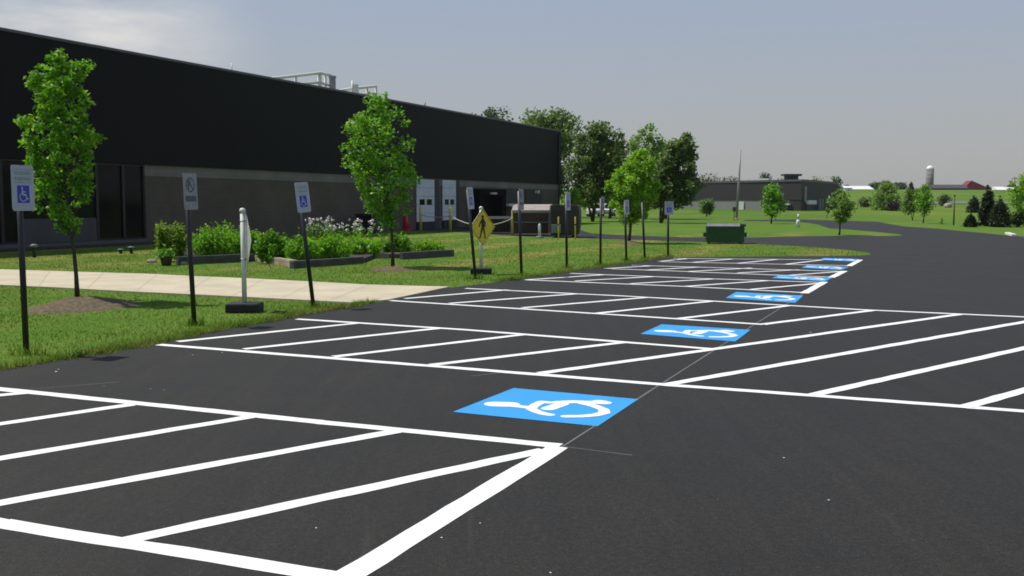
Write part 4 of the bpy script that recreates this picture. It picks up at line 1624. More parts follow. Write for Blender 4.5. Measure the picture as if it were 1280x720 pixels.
PG = 'leafy plants in the raised flower bed'
herb('tall_weed', 'tall yellow green weed at the left end of the bed behind the second sign post', 217, 327, 268, 42, L['weed'], 1500, 4.2, 0.6, group=PG, clumps=13, flat=0.5)
herb('bushy_plant', 'broad feathery bright green bush left of the white post', 272, 324.5, 282, 70, L['bed'], 4200, 3.4, 0.5, group=PG, clumps=30)
herb('bushy_plant', 'feathery green bush directly behind the white post', 309, 324, 284, 44, L['bed'], 2600, 3.4, 0.6, group=PG, clumps=22)
herb('bushy_plant', 'darker leafy bush just right of the white post', 342, 329.5, 288, 44, L['bed_dark'], 2400, 4.2, 0.6, group=PG, clumps=20)
herb('bushy_plant', 'rounded leafy bush behind the leaning third sign post', 377, 331.5, 294, 42, L['bed'], 2200, 4.2, 0.6, group=PG, clumps=20)
herb('bushy_plant', 'low leafy bush under the white flowers', 415, 329.5, 296, 48, L['bed'], 2400, 4.0, 0.6, group=PG, clumps=22)
herb('bushy_plant', 'low leafy bush left of the tree trunk in the bed', 455, 322.5, 296, 48, L['bed'], 2200, 4.0, 0.6, group=PG, clumps=20)
herb('bushy_plant', 'low dark leafy bush right of the tree trunk in the bed', 496, 320.5, 294, 40, L['bed_dark'], 2000, 3.8, 0.6, group=PG, clumps=18)
herb('bushy_plant', 'low flat bright plant at the right end of the bed', 533, 318.5, 305, 44, L['lime'], 1500, 3.4, 0.5, group=PG, clumps=16)


def flowers(px, yb, yt, wpx, n, label):
    b_ = gp(px, yb)
    b_[2] = 0.1
    s = mpp(b_[1])
    root = empty('flowering_plant', b_, label, 'flowers', 'white flowering plants in the raised bed')
    st_ = MB()
    V, C = [], []
    for k in range(n):
        x, y = random.uniform(-.5, .5) * wpx * s, random.uniform(-.5, .5)
        h = (yb - yt) * s * random.uniform(0.62, 1.0)
        top = b_ + np.array([x, y, h])
        st_.tube([b_ + np.array([x * 0.9, y, 0]), top], [0.008, 0.005], 4, False)
        m_ = 10
        V.append(top + rand_unit(m_) * 0.040)
        C.append(b_ + np.array([x, y, 0]) + np.stack([RNG.normal(0, .05, 14), RNG.normal(0, .05, 14), RNG.uniform(0.05, 0.9, 14) * h], 1))
    st_.build('stems', L['bed_dark'], root)
    np_mesh('leaves', leaf_quads(np.concatenate(C), 0.10, 0.1, 0.1, 0.35), 4, L['bed'], root)
    np_mesh('blossoms', leaf_quads(np.concatenate(V), 0.055, 0.6, 0, 0.9), 4, M['petal'], root)


flowers(400, 320, 276, 40, 34, 'dense tall white flowers just right of the third sign post')
flowers(430, 318, 278, 38, 28, 'tall white flowers in the middle of the bed')
flowers(460, 316, 279, 36, 20, 'sparse white flowers left of the tree trunk')

# clay pot with plant
pb = gp(208, 332)
s = mpp(pb[1])
pot = empty('clay_pot', pb, 'dark flower pot with green plant on the lawn by the bed', 'flower pot')
MB().lathe(pb, [(5.5 * s, 0), (7 * s, 8 * s), (8 * s, 11 * s), (8.3 * s, 12 * s), (7.6 * s, 12 * s), (7.2 * s, 10 * s), (0.02, 10 * s)], 18).build('pot', M['pot'], pot, True)
C = pb + np.stack([RNG.normal(0, 4.5 * s, 320), RNG.normal(0, 4 * s, 320), 11 * s + np.abs(RNG.normal(0, 4.5 * s, 320))], 1)
np_mesh('leaves', leaf_quads(C, 0.09, 0.2), 4, L['bed_dark'], pot)
# stones near the pot
for i, (px, py, lab) in enumerate(((190, 328, 'flat pale stone left of the clay pot'), (228, 331, 'small pale stone between the pot and the timber'))):
    c = gp(px, py)
    m_ = MB()
    m_.lathe(c, [(0.12, -0.02), (0.15, 0.04), (0.10, 0.09), (0.02, 0.10)], 9)
    tag(m_.build('stone', M['stone'], None), lab, 'stone')

# ------------------------------------------------------------------ small things by the wall
def path_light(px, yb, yt, label):
    b_ = gp(px, yb)
    s = mpp(b_[1])
    h = (yb - yt) * s
    root = empty('path_light', b_, label, 'garden light', 'dark garden lights in the mulch by the wall')
    MB().tube([b_, b_ + ez * h * 0.75], 0.05, 10).build('stem', M['black_metal'], root, True)
    MB().lathe(b_ + ez * h * 0.75, [(0.05, 0), (0.11, 0.02), (0.11, h * 0.16), (0.05, h * 0.25)], 12).build('lamp_head', M['grey_lid'], root, True)


path_light(43, 322, 305, 'dark garden light before the low grey panel, left of the tree trunk')
path_light(151, 317, 311, 'low dark garden light before the entrance glass')
path_light(164, 317, 308, 'dark garden light nearest the block wall')

# traffic cone
cb = gp(508, 288)
s = mpp(cb[1])
tc_ = empty('traffic_cone', cb, 'red traffic cone standing against the grey block wall', 'traffic cone')
MB().frame_box(cb, ex, ey, ez, -0.3, 0.3, -0.3, 0.3, 0, 0.05).build('base', M['cone'], tc_, bevel=0.02)
MB().lathe(cb, [(0.24, 0.052), (0.06, 0.85), (0.04, 0.87)], 16).build('cone_body', M['cone'], tc_, True)
# dark wheeled bin by the wall
bb_ = gp(462, 291.5)
s = mpp(bb_[1])
wb = empty('waste_bin', bb_, 'black waste bin by the wall behind the second young tree', 'waste bin')
hw, hh = 13 * s, 22 * s
q = MB()
q.prism([(-hw * 0.85, 0.08), (hw * 0.85, 0.08), (hw, hh), (-hw, hh)], WD, ez, bb_, WN, -0.5, 0.5)
q.build('body', M['black_metal'], wb, bevel=0.03)
q = MB()
q.frame_box(bb_, WD, WN, ez, -hw * 1.05, hw * 1.05, -0.55, 0.55, hh + 0.005, hh + 0.10)
q.build('lid', M['rubber'], wb, bevel=0.03)
for sx in (-1, 1):
    q = MB()
    c = bb_ + WD * (sx * hw * 0.7) + ez * 0.10
    q.tube([c + WN * 0.5, c + WN * 0.62], 0.10, 12)
    q.build('wheel', M['rubber'], wb, True)

# bollards with a rope
bol = []
for (px, yb, yt, lab) in ((526, 288.5, 258, 'dull yellow bollard before the left white dock door'),
                          (563, 289.5, 259.5, 'bright yellow bollard before the right white dock door'),
                          (641, 294.5, 262, 'pale yellow bollard at the left end of the pale covered container'),
                          (698, 299.5, 271, 'short yellow bollard before the dark container, nearer its left end'),
                          (719, 300, 271, 'short yellow bollard before the right end of the dark container')):
    b_ = gp(px, yb)
    s = mpp(b_[1])
    h = (yb - yt) * s
    root = empty('bollard', b_, lab, 'bollard', 'yellow steel bollards by the loading docks')
    r = 1.7 * s if px < 690 else 0.9 * s
    MB().lathe(b_, [(r, 0), (r, h * 0.95), (r * 0.7, h * 0.99), (r * 0.1, h)], 14).build('pipe', M['yellow'], root, True)
    MB().lathe(b_, [(r * 1.06, h * 0.62), (r * 1.06, h * 0.70)], 14).build('ring', M['rope'] if px < 690 else M['black_metal'], root, True)
    bol.append((b_, h))
wp = gp(674.5, 297.5)
s = mpp(wp[1])
root = empty('bollard', wp, 'white bollard in front of the maroon container', 'bollard', 'yellow steel bollards by the loading docks')
MB().lathe(wp, [(1.7 * s, 0), (1.7 * s, 16 * s), (1.2 * s, 17.5 * s), (0.02, 18 * s)], 14).build('pipe', M['white_plastic'], root, True)
MB().lathe(wp, [(5 * s, -0.02), (5 * s, 0.05), (4.5 * s, 0.08), (1.8 * s, 0.09)], 14).build('foot', M['grey_lid'], root, True)
rope = MB()
ra, rb, rc = [b_ + ez * h * 0.66 for b_, h in bol[:3]]
for a, c, sag in ((ra + (rb - ra) * 0.02, rb, 0.12), (rb, rc, 0.45)):
    rope.tube([a + (c - a) * t - ez * sag * 4 * t * (1 - t) for t in np.linspace(0, 1, 13)], 0.024, 6, False)
tag(rope.build('rope', M['rope'], None, True), 'pale sagging rope strung between the three taller yellow bollards', 'rope')

# ------------------------------------------------------------------ containers in the dock yard
def px_box(px0, px1, yb):
    a, c = gp(px0, yb), gp(px1, yb)
    return a, c


# maroon container with pale cover
a = gp(641, 294.8)
d = np.array([0.993, -0.118, 0.0])
nb_ = np.array([-d[1], d[0], 0])
s = mpp(a[1])
ln = 45 * s
c = a + d * ln
H = 31 * s
ct = empty('waste_container', (a + c) / 2, 'maroon waste container with pale cover beside the dock', 'container')
q = MB()
q.prism([(0.05, 0.12), (ln - 0.05, 0.12), (ln, H), (0, H)], d, ez, a, nb_, 0.0, 1.9)
q.build('body', M['maroon'], ct, bevel=0.02)
q = MB()
for k in range(7):
    u = 0.12 + (ln - 0.3) * k / 6
    q.frame_box(a, d, nb_, ez, u, u + 0.06, -0.045, -0.003, 0.14, H * 0.52)
q.build('rib', M['maroon'], ct)
q = MB()
q.frame_box(a, d, nb_, ez, 0.0, ln, -0.07, -0.003, H * 0.53, H * 0.57)
q.build('rail', M['grey_lid'], ct)
q = MB()
q.prism([(-0.05, -0.1), (-0.05, 0.04), (0.35, 0.26), (1.9, 0.32), (1.95, 0.0), (1.95, -0.1)], nb_, ez, a + ez * (H + 0.003), d, -0.04, ln + 0.04)
for v in range(len(q.v)):
    pass
q.build('cover', M['pink_cover'], ct, bevel=0.02)
# dark rounded compactor container
a = gp(688, 297.2)
nb_ = np.array([-d[1], d[0], 0])
ln = 36 * mpp(a[1])
c = a + d * ln
H = 41 * mpp(a[1])
ct = empty('waste_container', (a + c) / 2, 'dark brown rounded roll off container right of the maroon one', 'container')
q = MB()
prof = [(0.0, 0.10), (ln * 0.90, 0.10), (ln * 0.97, H * 0.2), (ln * 1.0, H * 0.5), (ln * 0.99, H * 0.8), (ln * 0.96, H * 0.95), (ln * 0.92, H), (0.0, H)]
q.prism(prof, d, ez, a, nb_, 0.0, 2.0)
q.build('body', M['dark_rust'], ct, bevel=0.02)
q = MB()
for k in range(5):
    z = H * (0.18 + 0.16 * k)
    q.frame_box(a, d, nb_, ez, 0.05, ln * 0.88, -0.06, -0.003, z, z + 0.06)
q.build('rib', M['dark_rust'], ct)
q = MB()
q.frame_box(a, d, nb_, ez, 0.05, 0.50, -0.20, -0.063, 0.22, 0.62)
q.build('control_box', M['grey_lid'], ct, bevel=0.02)
for u in (0.3, ln * 0.8):
    q = MB()
    cc = a + d * u + ez * 0.08
    q.tube([cc + nb_ * 0.1, cc + nb_ * 0.3], 0.08, 10)
    q.build('wheel', M['rubber'], ct, True)
# black dumpster in front of the shelter
a = gp(604, 292.0)
nb_ = np.array([-d[1], d[0], 0])
ln = 34 * mpp(a[1])
c = a + d * ln
H = 20 * mpp(a[1])
ct = empty('dumpster', (a + c) / 2, 'black low dumpster in the shade behind the yellow diamond sign', 'dumpster')
q = MB()
q.prism([(0.0, 0.08), (1.2, 0.08), (1.4, H * 0.8), (0.9, H), (-0.1, H * 0.85)], nb_, ez, a, d, 0.0, ln)
q.build('body', M['black_metal'], ct, bevel=0.02)
q = MB()
q.prism([(-0.14, H * 0.85 + 0.01), (0.9, H + 0.01), (0.9, H + 0.06), (-0.14, H * 0.85 + 0.06)], nb_, ez, a, d, -0.03, ln + 0.03)
q.build('lid', M['rubber'], ct)

# green dumpster on the drive
a = gp(883, 304.8)
c = gp(930, 305.4)
d = (c - a) / np.linalg.norm(c - a)
nb_ = np.array([-d[1], d[0], 0])
ln = float(np.linalg.norm(c - a))
s = mpp(a[1])
H = 22.5 * s
gd = empty('dumpster', (a + c) / 2, 'dark green dumpster with grey lid at the end of the lot', 'dumpster')
sk = d * 0.28 / 1.0
q = MB()
# the box is turned a little: its right end shows
dd_ = np.array([math.cos(R(-9)), math.sin(R(-9)), 0])
dn_ = np.array([-dd_[1], dd_[0], 0])
q.prism([(0.0, 0.06), (1.0, 0.06), (1.12, H), (-0.06, H * 0.93)], dn_, ez, a, dd_, 0.0, ln)
q.build('body', M['green_metal'], gd, bevel=0.015)
q = MB()
q.prism([(-0.10, H * 0.93 + 0.008), (1.16, H + 0.008), (1.16, H + 0.05), (0.3, H + 0.09), (-0.10, H * 0.93 + 0.045)], dn_, ez, a, dd_, 0.02, ln - 0.16)
q.build('lid', M['grey_lid'], gd, bevel=0.01)
q = MB()
q.frame_box(a, dd_, dn_, ez, -0.02, ln + 0.02, -0.085, -0.045, H * 0.80, H * 0.88)
q.frame_box(a, dd_, dn_, ez, ln - 0.17, ln + 0.05, -0.1, 1.15, H * 0.96, H * 1.10)
q.build('rim', M['green_metal'], gd)
for u0, u1 in ((-0.11, -0.003), (ln + 0.003, ln + 0.11)):
    q = MB()
    q.frame_box(a, dd_, dn_, ez, u0, u1, 0.15, 0.95, H * 0.38, H * 0.62)
    q.build('fork_pocket', M['green_metal'], gd, bevel=0.01)
for u, v in ((0.12, 0.12), (ln - 0.12, 0.12), (0.12, 0.9), (ln - 0.12, 0.9)):
    q = MB()
    cc = a + dd_ * u + dn_ * v
    q.tube([cc + dd_ * -0.03 + ez * 0.035, cc + dd_ * 0.03 + ez * 0.035], 0.032, 10)
    q.build('caster', M['rubber'], gd, True)

# ------------------------------------------------------------------ distant dark building
C0 = gp(1000, 263)
Dn = 165.0
cor = at_d(1000, Dn)
ln0 = (np.array([at_d(735, 205)[0], 205, 0]) - np.array([cor[0], Dn, 0]))
dl = ln0 / np.linalg.norm(ln0)
ln1 = (np.array([at_d(1046, 188)[0], 188, 0]) - np.array([cor[0], Dn, 0]))
lw, rw = float(np.linalg.norm(ln0)), float(np.linalg.norm(ln1))
dr_ = ln1 / rw
cz = 0.1
TOPZ = CAM_H + (HORIZON - 227) * mpp(Dn)
fb = empty('warehouse_building', (cor[0], cor[1], cz), 'distant dark building with pale lower wall and loading bay beyond the road', 'building')
M['far_dark'] = surf('dark_grey_panel', (0.027, 0.027, 0.028), (0.022, 0.022, 0.023), 0.2, 0.7)
M['far_pale'] = surf('pale_grey_block', (0.24, 0.24, 0.235), (0.20, 0.20, 0.195), 0.3, 0.85)
cc_ = np.array([cor[0], cor[1], 0.0])
zb = CAM_H + (HORIZON - 249.8) * mpp(Dn)


def quadprism(mb, pts, z0, z1):
    n = len(pts)
    mb.add([tuple(p[:2]) + (z0,) for p in pts] + [tuple(p[:2]) + (z1,) for p in pts],
           [tuple(range(n)), tuple(range(n, 2 * n))] + [(i, (i + 1) % n, (i + 1) % n + n, i + n) for i in range(n)])


back = dl * lw + dr_ * rw
q = MB()
quadprism(q, [cc_, cc_ + dr_ * rw, cc_ + back, cc_ + dl * lw], zb, TOPZ)
q.build('upper_wall', M['far_dark'], fb)
q = MB()
split = 7.5
ins = 0.15
i_ = (dl + dr_)
i_ /= np.linalg.norm(i_)
quadprism(q, [cc_ + dl * split + i_ * ins, cc_ + dl * split + dr_ * (rw - 1), cc_ + back - i_ * ins, cc_ + dl * (lw - .2) + i_ * ins], -0.5, zb - 0.003)
q.build('lower_wall', M['far_pale'], fb)
q = MB()
quadprism(q, [cc_ + i_ * ins, cc_ + dr_ * (rw - .2) + i_ * ins, cc_ + dr_ * (rw - .2) + dl * (split - 0.01), cc_ + dl * (split - 0.01) + i_ * ins], -0.5, zb - 0.006)
q.build('dock_wall', M['far_dark'], fb)
q = MB()
quadprism(q, [cc_ - i_ * 0.2, cc_ + dr_ * (rw + .1), cc_ + back + i_ * 0.2, cc_ + dl * (lw + .1)], TOPZ, TOPZ + 0.35)
q.build('roof_edge', surf('far_roof_trim', (0.10, 0.10, 0.11), None, 0.5, 0.6), fb)
nl = np.array([-dl[1], dl[0], 0])
if nl[1] > 0:
    nl = -nl
nr = np.array([dr_[1], -dr_[0], 0])
if nr[1] > 0:
    nr = -nr
# door panel on the long face; pipes, white panel and bay on the dock face
def on_face(px, d, n_, D0):
    """metres along a face from the corner for a photo column"""
    r_ = ray(px, 254)
    A = np.array([[r_[0], -d[0]], [r_[1], -d[1]]])
    t = np.linalg.solve(A, cc_[:2])
    return float(t[1])


u0, u1 = on_face(930, dl, nl, Dn), on_face(924, dl, nl, Dn)
q = MB()
q.frame_box(cc_, dl, nl, ez, u0, u1, 0.0, 0.08, 0.2, 1.9)
q.build('door', M['pale_panel'], fb)
u0, u1 = on_face(1007.5, dr_, nr, Dn), on_face(1018, dr_, nr, Dn)
q = MB()
q.frame_box(cc_, dr_, nr, ez, u0, u1, 0.0, 0.4, 1.4, 2.1)
q.build('dock_awning', M['white_wall'], fb)
q = MB()
q.frame_box(cc_, dr_, nr, ez, u0 + 0.2, u1 - 0.2, 0.0, 0.05, -0.3, 1.38)
q.build('dock_opening', M['ink_black'], fb)
u0 = on_face(1005.5, dr_, nr, Dn)
q = MB()
q.frame_box(cc_, dr_, nr, ez, u0 - 0.3, u0 + 0.3, 0.0, 0.25, 1.8, TOPZ - 0.8)
q.build('downpipe', M['steel_pole'], fb)
for px in (1020.5, 1024):
    u0 = on_face(px, dr_, nr, Dn)
    q = MB()
    q.frame_box(cc_, dr_, nr, ez, u0 - 0.15, u0 + 0.15, 0.42, 0.7, 0.0, 2.4)
    q.build('dock_post', M['steel_pole'], fb)
u0, u1 = on_face(989, dl, nl, Dn), on_face(982, dl, nl, Dn)
q = MB()
q.frame_box(cc_, dl, nl, ez, u0, u1, 0.0, 0.6, 1.3, 1.6)
q.build('canopy', M['pale_panel'], fb)
p = cc_ + (dl + dr_) * 3
q = MB()
q.box(p[0] - 1.0, p[0] + 1.0, p[1] - 0.8, p[1] + 0.8, TOPZ + 0.35, TOPZ + 1.0)
q.box(p[0] - 1.5, p[0] + 1.5, p[1] - 1.1, p[1] + 1.1, TOPZ + 1.003, TOPZ + 1.35)
q.build('rooftop_unit', M['dark_roof'], fb)
p = cc_ + dl * 9 + dr_ * 4
q = MB()
q.frame_box(p, dl, dr_, ez, -1, 5, 0, 1.5, TOPZ + 0.35, TOPZ + 0.75)
q.build('rooftop_unit', M['pale_panel'], fb)

# ------------------------------------------------------------------ poles and posts
pb_ = gp(920.5, 275)
s = mpp(pb_[1])
pole = empty('utility_pole', pb_, 'tall slender grey pole on the verge before the distant dark building', 'pole')
MB().tube([pb_, pb_ + ez * 45 * s + ex * 2.0 * s, pb_ + ez * 87 * s + ex * 3.5 * s], [1.5 * s, 1.4 * s, 0.9 * s], 10).build('shaft', M['steel_pole'], pole, True)
MB().lathe(pb_, [(3 * s, -0.02), (3 * s, 0.12), (1.6 * s, 0.16)], 12).build('footing', M['stone'], pole, True)
sb_ = gp(917.5, 275.6)
s = mpp(sb_[1])
yard = empty('road_sign', sb_, 'small brown sign on a thin post left of the tall pole', 'sign')
MB().tube([sb_, sb_ + ez * 14 * s], 0.5 * s, 6).build('post', M['wood_post'], yard)
MB().prism(rounded(4.5 * s, 5.5 * s, 0.6 * s), ex, ez, sb_ + ez * 14 * s, -ey, 0.03, 0.07).build('sign_panel', M['wood_post'], yard)
# white marker post
wp = gp(997.5, 284.5)
s = mpp(wp[1])
mk = empty('marker_post', wp, 'short thick white utility marker on the grass tongue', 'marker post')
MB().lathe(wp, [(2.4 * s, -0.02), (2.4 * s, 8 * s), (1.9 * s, 9.5 * s), (0.02, 10 * s)], 14).build('base_pipe', M['white_plastic'], mk, True)
MB().tube([wp + ez * 9.6 * s, wp + ez * 17 * s], 1.0 * s, 10).build('stem', M['white_plastic'], mk, True)
MB().tube([wp + ez * 12 * s, wp + ez * 13.5 * s], 1.2 * s, 10).build('band', M['sign_grey'], mk, True)
# brown post at the right verge
wp = gp(1192, 281.5)
s = mpp(wp[1])
tp = empty('wooden_post', wp, 'tall thin brown post right of the pale boulder on the verge', 'post')
MB().tube([wp - ez * 0.1, wp + ez * 36 * s], [1.1 * s, 0.8 * s], 8).build('shaft', M['wood_post'], tp, True)
MB().lathe(wp + ez * 36 * s, [(1.1 * s, 0.002), (1.1 * s, 0.06), (0.3 * s, 0.12)], 8).build('cap', M['black_metal'], tp)
# boulder
bp_ = at(1184.5, 259.5)
s = mpp(bp_[1])
q = MB()
q.lathe(bp_, [(4 * s, -0.1), (5 * s, 1.5 * s), (4.2 * s, 3.8 * s), (2.5 * s, 5.2 * s), (0.5 * s, 5.8 * s)], 9)
q.v = [(v[0] + random.uniform(-.5, .5) * s, v[1] + random.uniform(-.5, .5) * s, v[2] + random.uniform(-.3, .3) * s) for v in q.v]
tag(q.build('boulder', M['stone'], None), 'pale boulder beside the dark round shrub', 'boulder')
# kerb piece at right
ka, kb = gp(1259, 292.6), gp(1270, 296.0)
q = MB()
d = (kb - ka) / np.linalg.norm(kb - ka)
q.frame_box(ka, d, np.array([-d[1], d[0], 0]), ez, 0, np.linalg.norm(kb - ka) * 0.8, -0.12, 0.12, -0.05, 0.10)
tag(q.build('concrete_block', surf('white_concrete', (0.7, 0.7, 0.67), None, 4, 0.8), None, bevel=0.02), 'short white concrete kerb block at the right edge of the asphalt', 'kerb block')

# ------------------------------------------------------------------ farm on the skyline
def gable(name, label, px0, px1, D, ybase, yeave, yridge, wallm, roofm, ridge_px=None, deep=14.0, group=None, cat='barn'):
    s = mpp(D)
    x0, x1 = (px0 - CX) * s, (px1 - CX) * s
    zb_ = CAM_H + (HORIZON - ybase) * s
    ze = CAM_H + (HORIZON - yeave) * s
    zr = CAM_H + (HORIZON - yridge) * s
    root = empty(name, ((x0 + x1) / 2, D, zb_), label, cat, group)
    m_ = MB()
    m_.box(x0, x1, D, D + deep, zb_ - 2.5, ze)
    m_.build('wall', wallm, root)
    m_ = MB()
    o = 0.4
    if ridge_px is None:      # ridge runs left to right
        m_.add([(x0 - o, D - o, ze), (x1 + o, D - o, ze), (x1 + o, D + deep + o, ze), (x0 - o, D + deep + o, ze), (x0 - o, D + deep / 2, zr), (x1 + o, D + deep / 2, zr)],
               [(0, 1, 5, 4), (2, 3, 4, 5), (0, 4, 3), (1, 2, 5), (0, 3, 2, 1)])
    else:                     # gable end faces the camera
        xr = (ridge_px - CX) * s
        m_.add([(x0 - o, D - o, ze), (x1 + o, D - o, ze), (x1 + o, D + deep, ze), (x0 - o, D + deep, ze), (xr, D - o, zr), (xr, D + deep, zr)],
               [(0, 1, 4), (1, 2, 5, 4), (2, 3, 5), (3, 0, 4, 5), (0, 3, 2, 1)])
    m_.v = [(v[0], v[1], v[2] + 0.01) for v in m_.v]
    m_.build('roof', roofm, root)
    dm = MB()
    w = (x1 - x0)
    dm.box(x0 + w * 0.45, x0 + w * 0.55, D - 0.06, D - 0.004, zb_ - 0.2, zb_ + (ze - zb_) * 0.75)
    dm.build('door', M['dark_roof'], root)
    return root


FB = 'farm buildings on the skyline'
gable('barn', 'long white roofed low barn left on the skyline', 1066, 1089.5, 500, 241, 236.8, 232.4, M['red_roof'], M['white_roof'], group=FB)
gable('shed', 'small white shed left of the long white roofed barn', 1054, 1063, 440, 241, 235, 232.4, M['white_wall'], M['white_roof'], deep=7, group=FB, cat='shed')
gable('barn', 'long dark low barn between the silo and the red barn', 1165, 1207, 492, 241, 235.5, 230.8, M['dark_roof'], M['dark_roof'], deep=8.0, group=FB)
gable('barn', 'red barn with broad gable right of the silo', 1201, 1236, 502, 240, 237, 226, M['red_roof'], M['red_roof'], ridge_px=1211, deep=6.0, group=FB)
gable('farmhouse', 'white farmhouse right of the tallest conifer on the skyline', 1245, 1256, 460, 242, 237.5, 233.5, M['white_wall'], M['white_roof'], deep=9, group=FB, cat='house')
gable('farmhouse', 'low white house nearest the right edge on the skyline', 1257, 1267, 470, 241, 236.4, 234.0, M['white_wall'], M['white_roof'], deep=9, group=FB, cat='house')
# silo
D = 500.0
s = mpp(D)
sx = (1159.3 - CX) * s
zb_ = CAM_H + (HORIZON - 241) * s
zt_ = CAM_H + (HORIZON - 211.5) * s
r = 4.6 * s
silo = empty('silo', (sx, D, zb_), 'grey farm silo with a white domed top on the skyline', 'silo')
q = MB()
q.lathe((sx, D, 0), [(r, zb_ - 3), (r, zt_)], 24)
q.build('barrel', M['silo'], silo, True)
q = MB()
q.lathe((sx, D, zt_ + 0.02), [(r * 1.03, 0), (r * 0.98, 0.5 * s), (r * 0.8, 2.2 * s), (r * 0.45, 3.6 * s), (r * 0.05, 4.2 * s)], 24)
q.build('dome', M['white_roof'], silo, True)
q = MB()
for k in range(6):
    z = zb_ + (zt_ - zb_) * (k + 0.5) / 6
    q.lathe((sx, D, 0), [(r * 1.012, z - .12), (r * 1.012, z + .12)], 24)
q.build('hoop', surf('dark_hoop', (0.15, 0.145, 0.14), None, 1, 0.7), silo, True)
# utility pole near the white house
D = 400.0
p = at_d(1265, D)
s = mpp(D)
up = empty('utility_pole', p, 'distant thin power pole near the right edge on the skyline', 'pole')
hp = CAM_H + (HORIZON - 221) * s - p[2]
MB().tube([p, p + ez * hp], [0.22, 0.15], 8).build('shaft', M['wood_post'], up, True)
MB().box(p[0] - 1.3, p[0] + 1.3, p[1] - 0.1, p[1] + 0.1, p[2] + hp - 0.8, p[2] + hp - 0.55).build('cross_arm', M['wood_post'], up)

# ------------------------------------------------------------------ cars behind the trees
def car(px, yb, label):
    p = gp(px, yb)
    root = empty('parked_car', p, label, 'car', 'white cars parked behind the tree group')
    w, ln = 1.55, 4.3
    side = [(0, 0.32), (0, 0.78), (0.15, 0.92), (0.35, 1.0), (0.75, 1.48), (1.2, 1.55), (2.4, 1.53), (3.0, 1.02), (4.1, 0.86), (4.3, 0.66), (4.3, 0.32)]
    b_ = MB()
    b_.prism(side, ey, ez, p, ex, -w / 2, w / 2)
    b_.build('body', M['car_paint'], root, bevel=0.06)
    g_ = MB()
    g_.add([p + np.array([-.6, 0.30 - .02, 1.02]), p + np.array([.6, 0.30 - .02, 1.02]), p + np.array([.52, 0.70 - .02, 1.46]), p + np.array([-.52, 0.70 - .02, 1.46])], [(0, 1, 2, 3)])
    g_.v = [(v[0], v[1] - 0.03, v[2]) for v in g_.v]
    g_.build('rear_window', M['glass_dark'], root)
    for sx in (-1, 1):
        g_ = MB()
        g_.prism([(0.8, 1.03), (2.75, 1.05), (2.35, 1.44), (1.0, 1.45)], ey, ez, p, ex, sx * (w / 2 + 0.004), sx * (w / 2 + 0.010))
        g_.build('side_window', M['glass_dark'], root)
        MB().box(p[0] + sx * .62 - .12, p[0] + sx * .62 + .12, p[1] - .03, p[1] - 0.004, 0.62, 0.78).build('tail_lamp', M['tail_red'], root)
        for y in (0.8, 3.45):
            wh = MB()
            wh.tube([p + np.array([sx * (w / 2 - .18), y, .32]), p + np.array([sx * (w / 2 + .012), y, .32])], 0.32, 18)
            wo = wh.build('wheel', M['rubber'], root, True)
            MB().tube([p + np.array([sx * (w / 2 + .014), y, .32]), p + np.array([sx * (w / 2 + .03), y, .32])], 0.19, 14).build('rim', M['alu'], wo, True)
    MB().box(p[0] - .25, p[0] + .25, p[1] - .02, p[1] - .004, .58, .72).build('number_plate', M['sign_white'], root)
    MB().box(p[0] - w / 2 + .03, p[0] + w / 2 - .03, p[1] - .10, p[1] - .005, .34, .52).build('bumper', M['grey_lid'], root)


car(744, 271, 'white parked car left of the two, seen between leaning tree stems')
car(762, 270.5, 'white parked car right of the two, beside the lime green tree')

# ------------------------------------------------------------------ grass blades
Np = 1100000
GX, GY = RNG.uniform(-30, 14, Np), RNG.uniform(7, 56, Np)
keep = RNG.uniform(0, 1, Np) < np.minimum(1.0, (10.0 / GY) ** 1.3) * np.clip((56 - GY) / 26, 0, 1)
keep &= np.abs(GX / GY) < 0.62
GX, GY = GX[keep], GY[keep]
ok = ~inside(lot, GX, GY) & ~inside(walk, GX, GY) & ~inside(soil, GX, GY)
mc = gp(103, 383)
ok &= ~((((GX - mc[0]) / (64 * mpp(mc[1]))) ** 2 + ((GY - mc[1]) / 1.05) ** 2) < 0.9)
GX, GY = GX[ok], GY[ok]
B = np.stack([GX, GY, np.full(len(GX), -0.005)], 1)
patchy = 0.75 + 0.25 * np.sin(GX * 1.7 + np.sin(GY * 1.3) * 2) * np.sin(GY * 1.1 + 0.6 * GX)
V1 = blade_quads(B, 0.050 * patchy, 0.010 * (1 + GY / 22), 0.5)
# shaggy fringe along the asphalt
E = []
for (a, c) in zip(edge[:-1], edge[1:]):
    ln = np.linalg.norm(c - a)
    if 15.3 < a[1] < 20.1 and a[0] > -2.9 and a[0] < -0.6:
        continue
    k = int(ln * 420 * min(1.0, 14 / max(a[1], 1)))
    t = RNG.uniform(0, 1, k)[:, None]
    d = (c - a) / ln
    nn = np.array([-d[1], d[0], 0])
    clump_ = np.sin(t[:, 0] * ln * 5.1 + a[0] * 3) * 0.05
    E.append(a + (c - a) * t + nn * (RNG.normal(0.04, 0.055, k) + clump_)[:, None])
E = np.concatenate(E)
V2 = blade_quads(E, 0.085, 0.014, 0.65)
# taller tufts round each post foot
T = []
for (bx, by, *_r) in sign_spots:
    p = gp(bx, by)
    k = 90
    T.append(p + np.stack([RNG.normal(0, .09, k), RNG.normal(0, .09, k), np.zeros(k)], 1))
V3 = blade_quads(np.concatenate(T), 0.12, 0.014, 0.4)
go = np_mesh('grass', np.concatenate([V1, V2, V3]), 3, L['blade'])
tag(go, 'short green lawn grass with shaggy edge along the asphalt', 'grass', None, 'stuff')

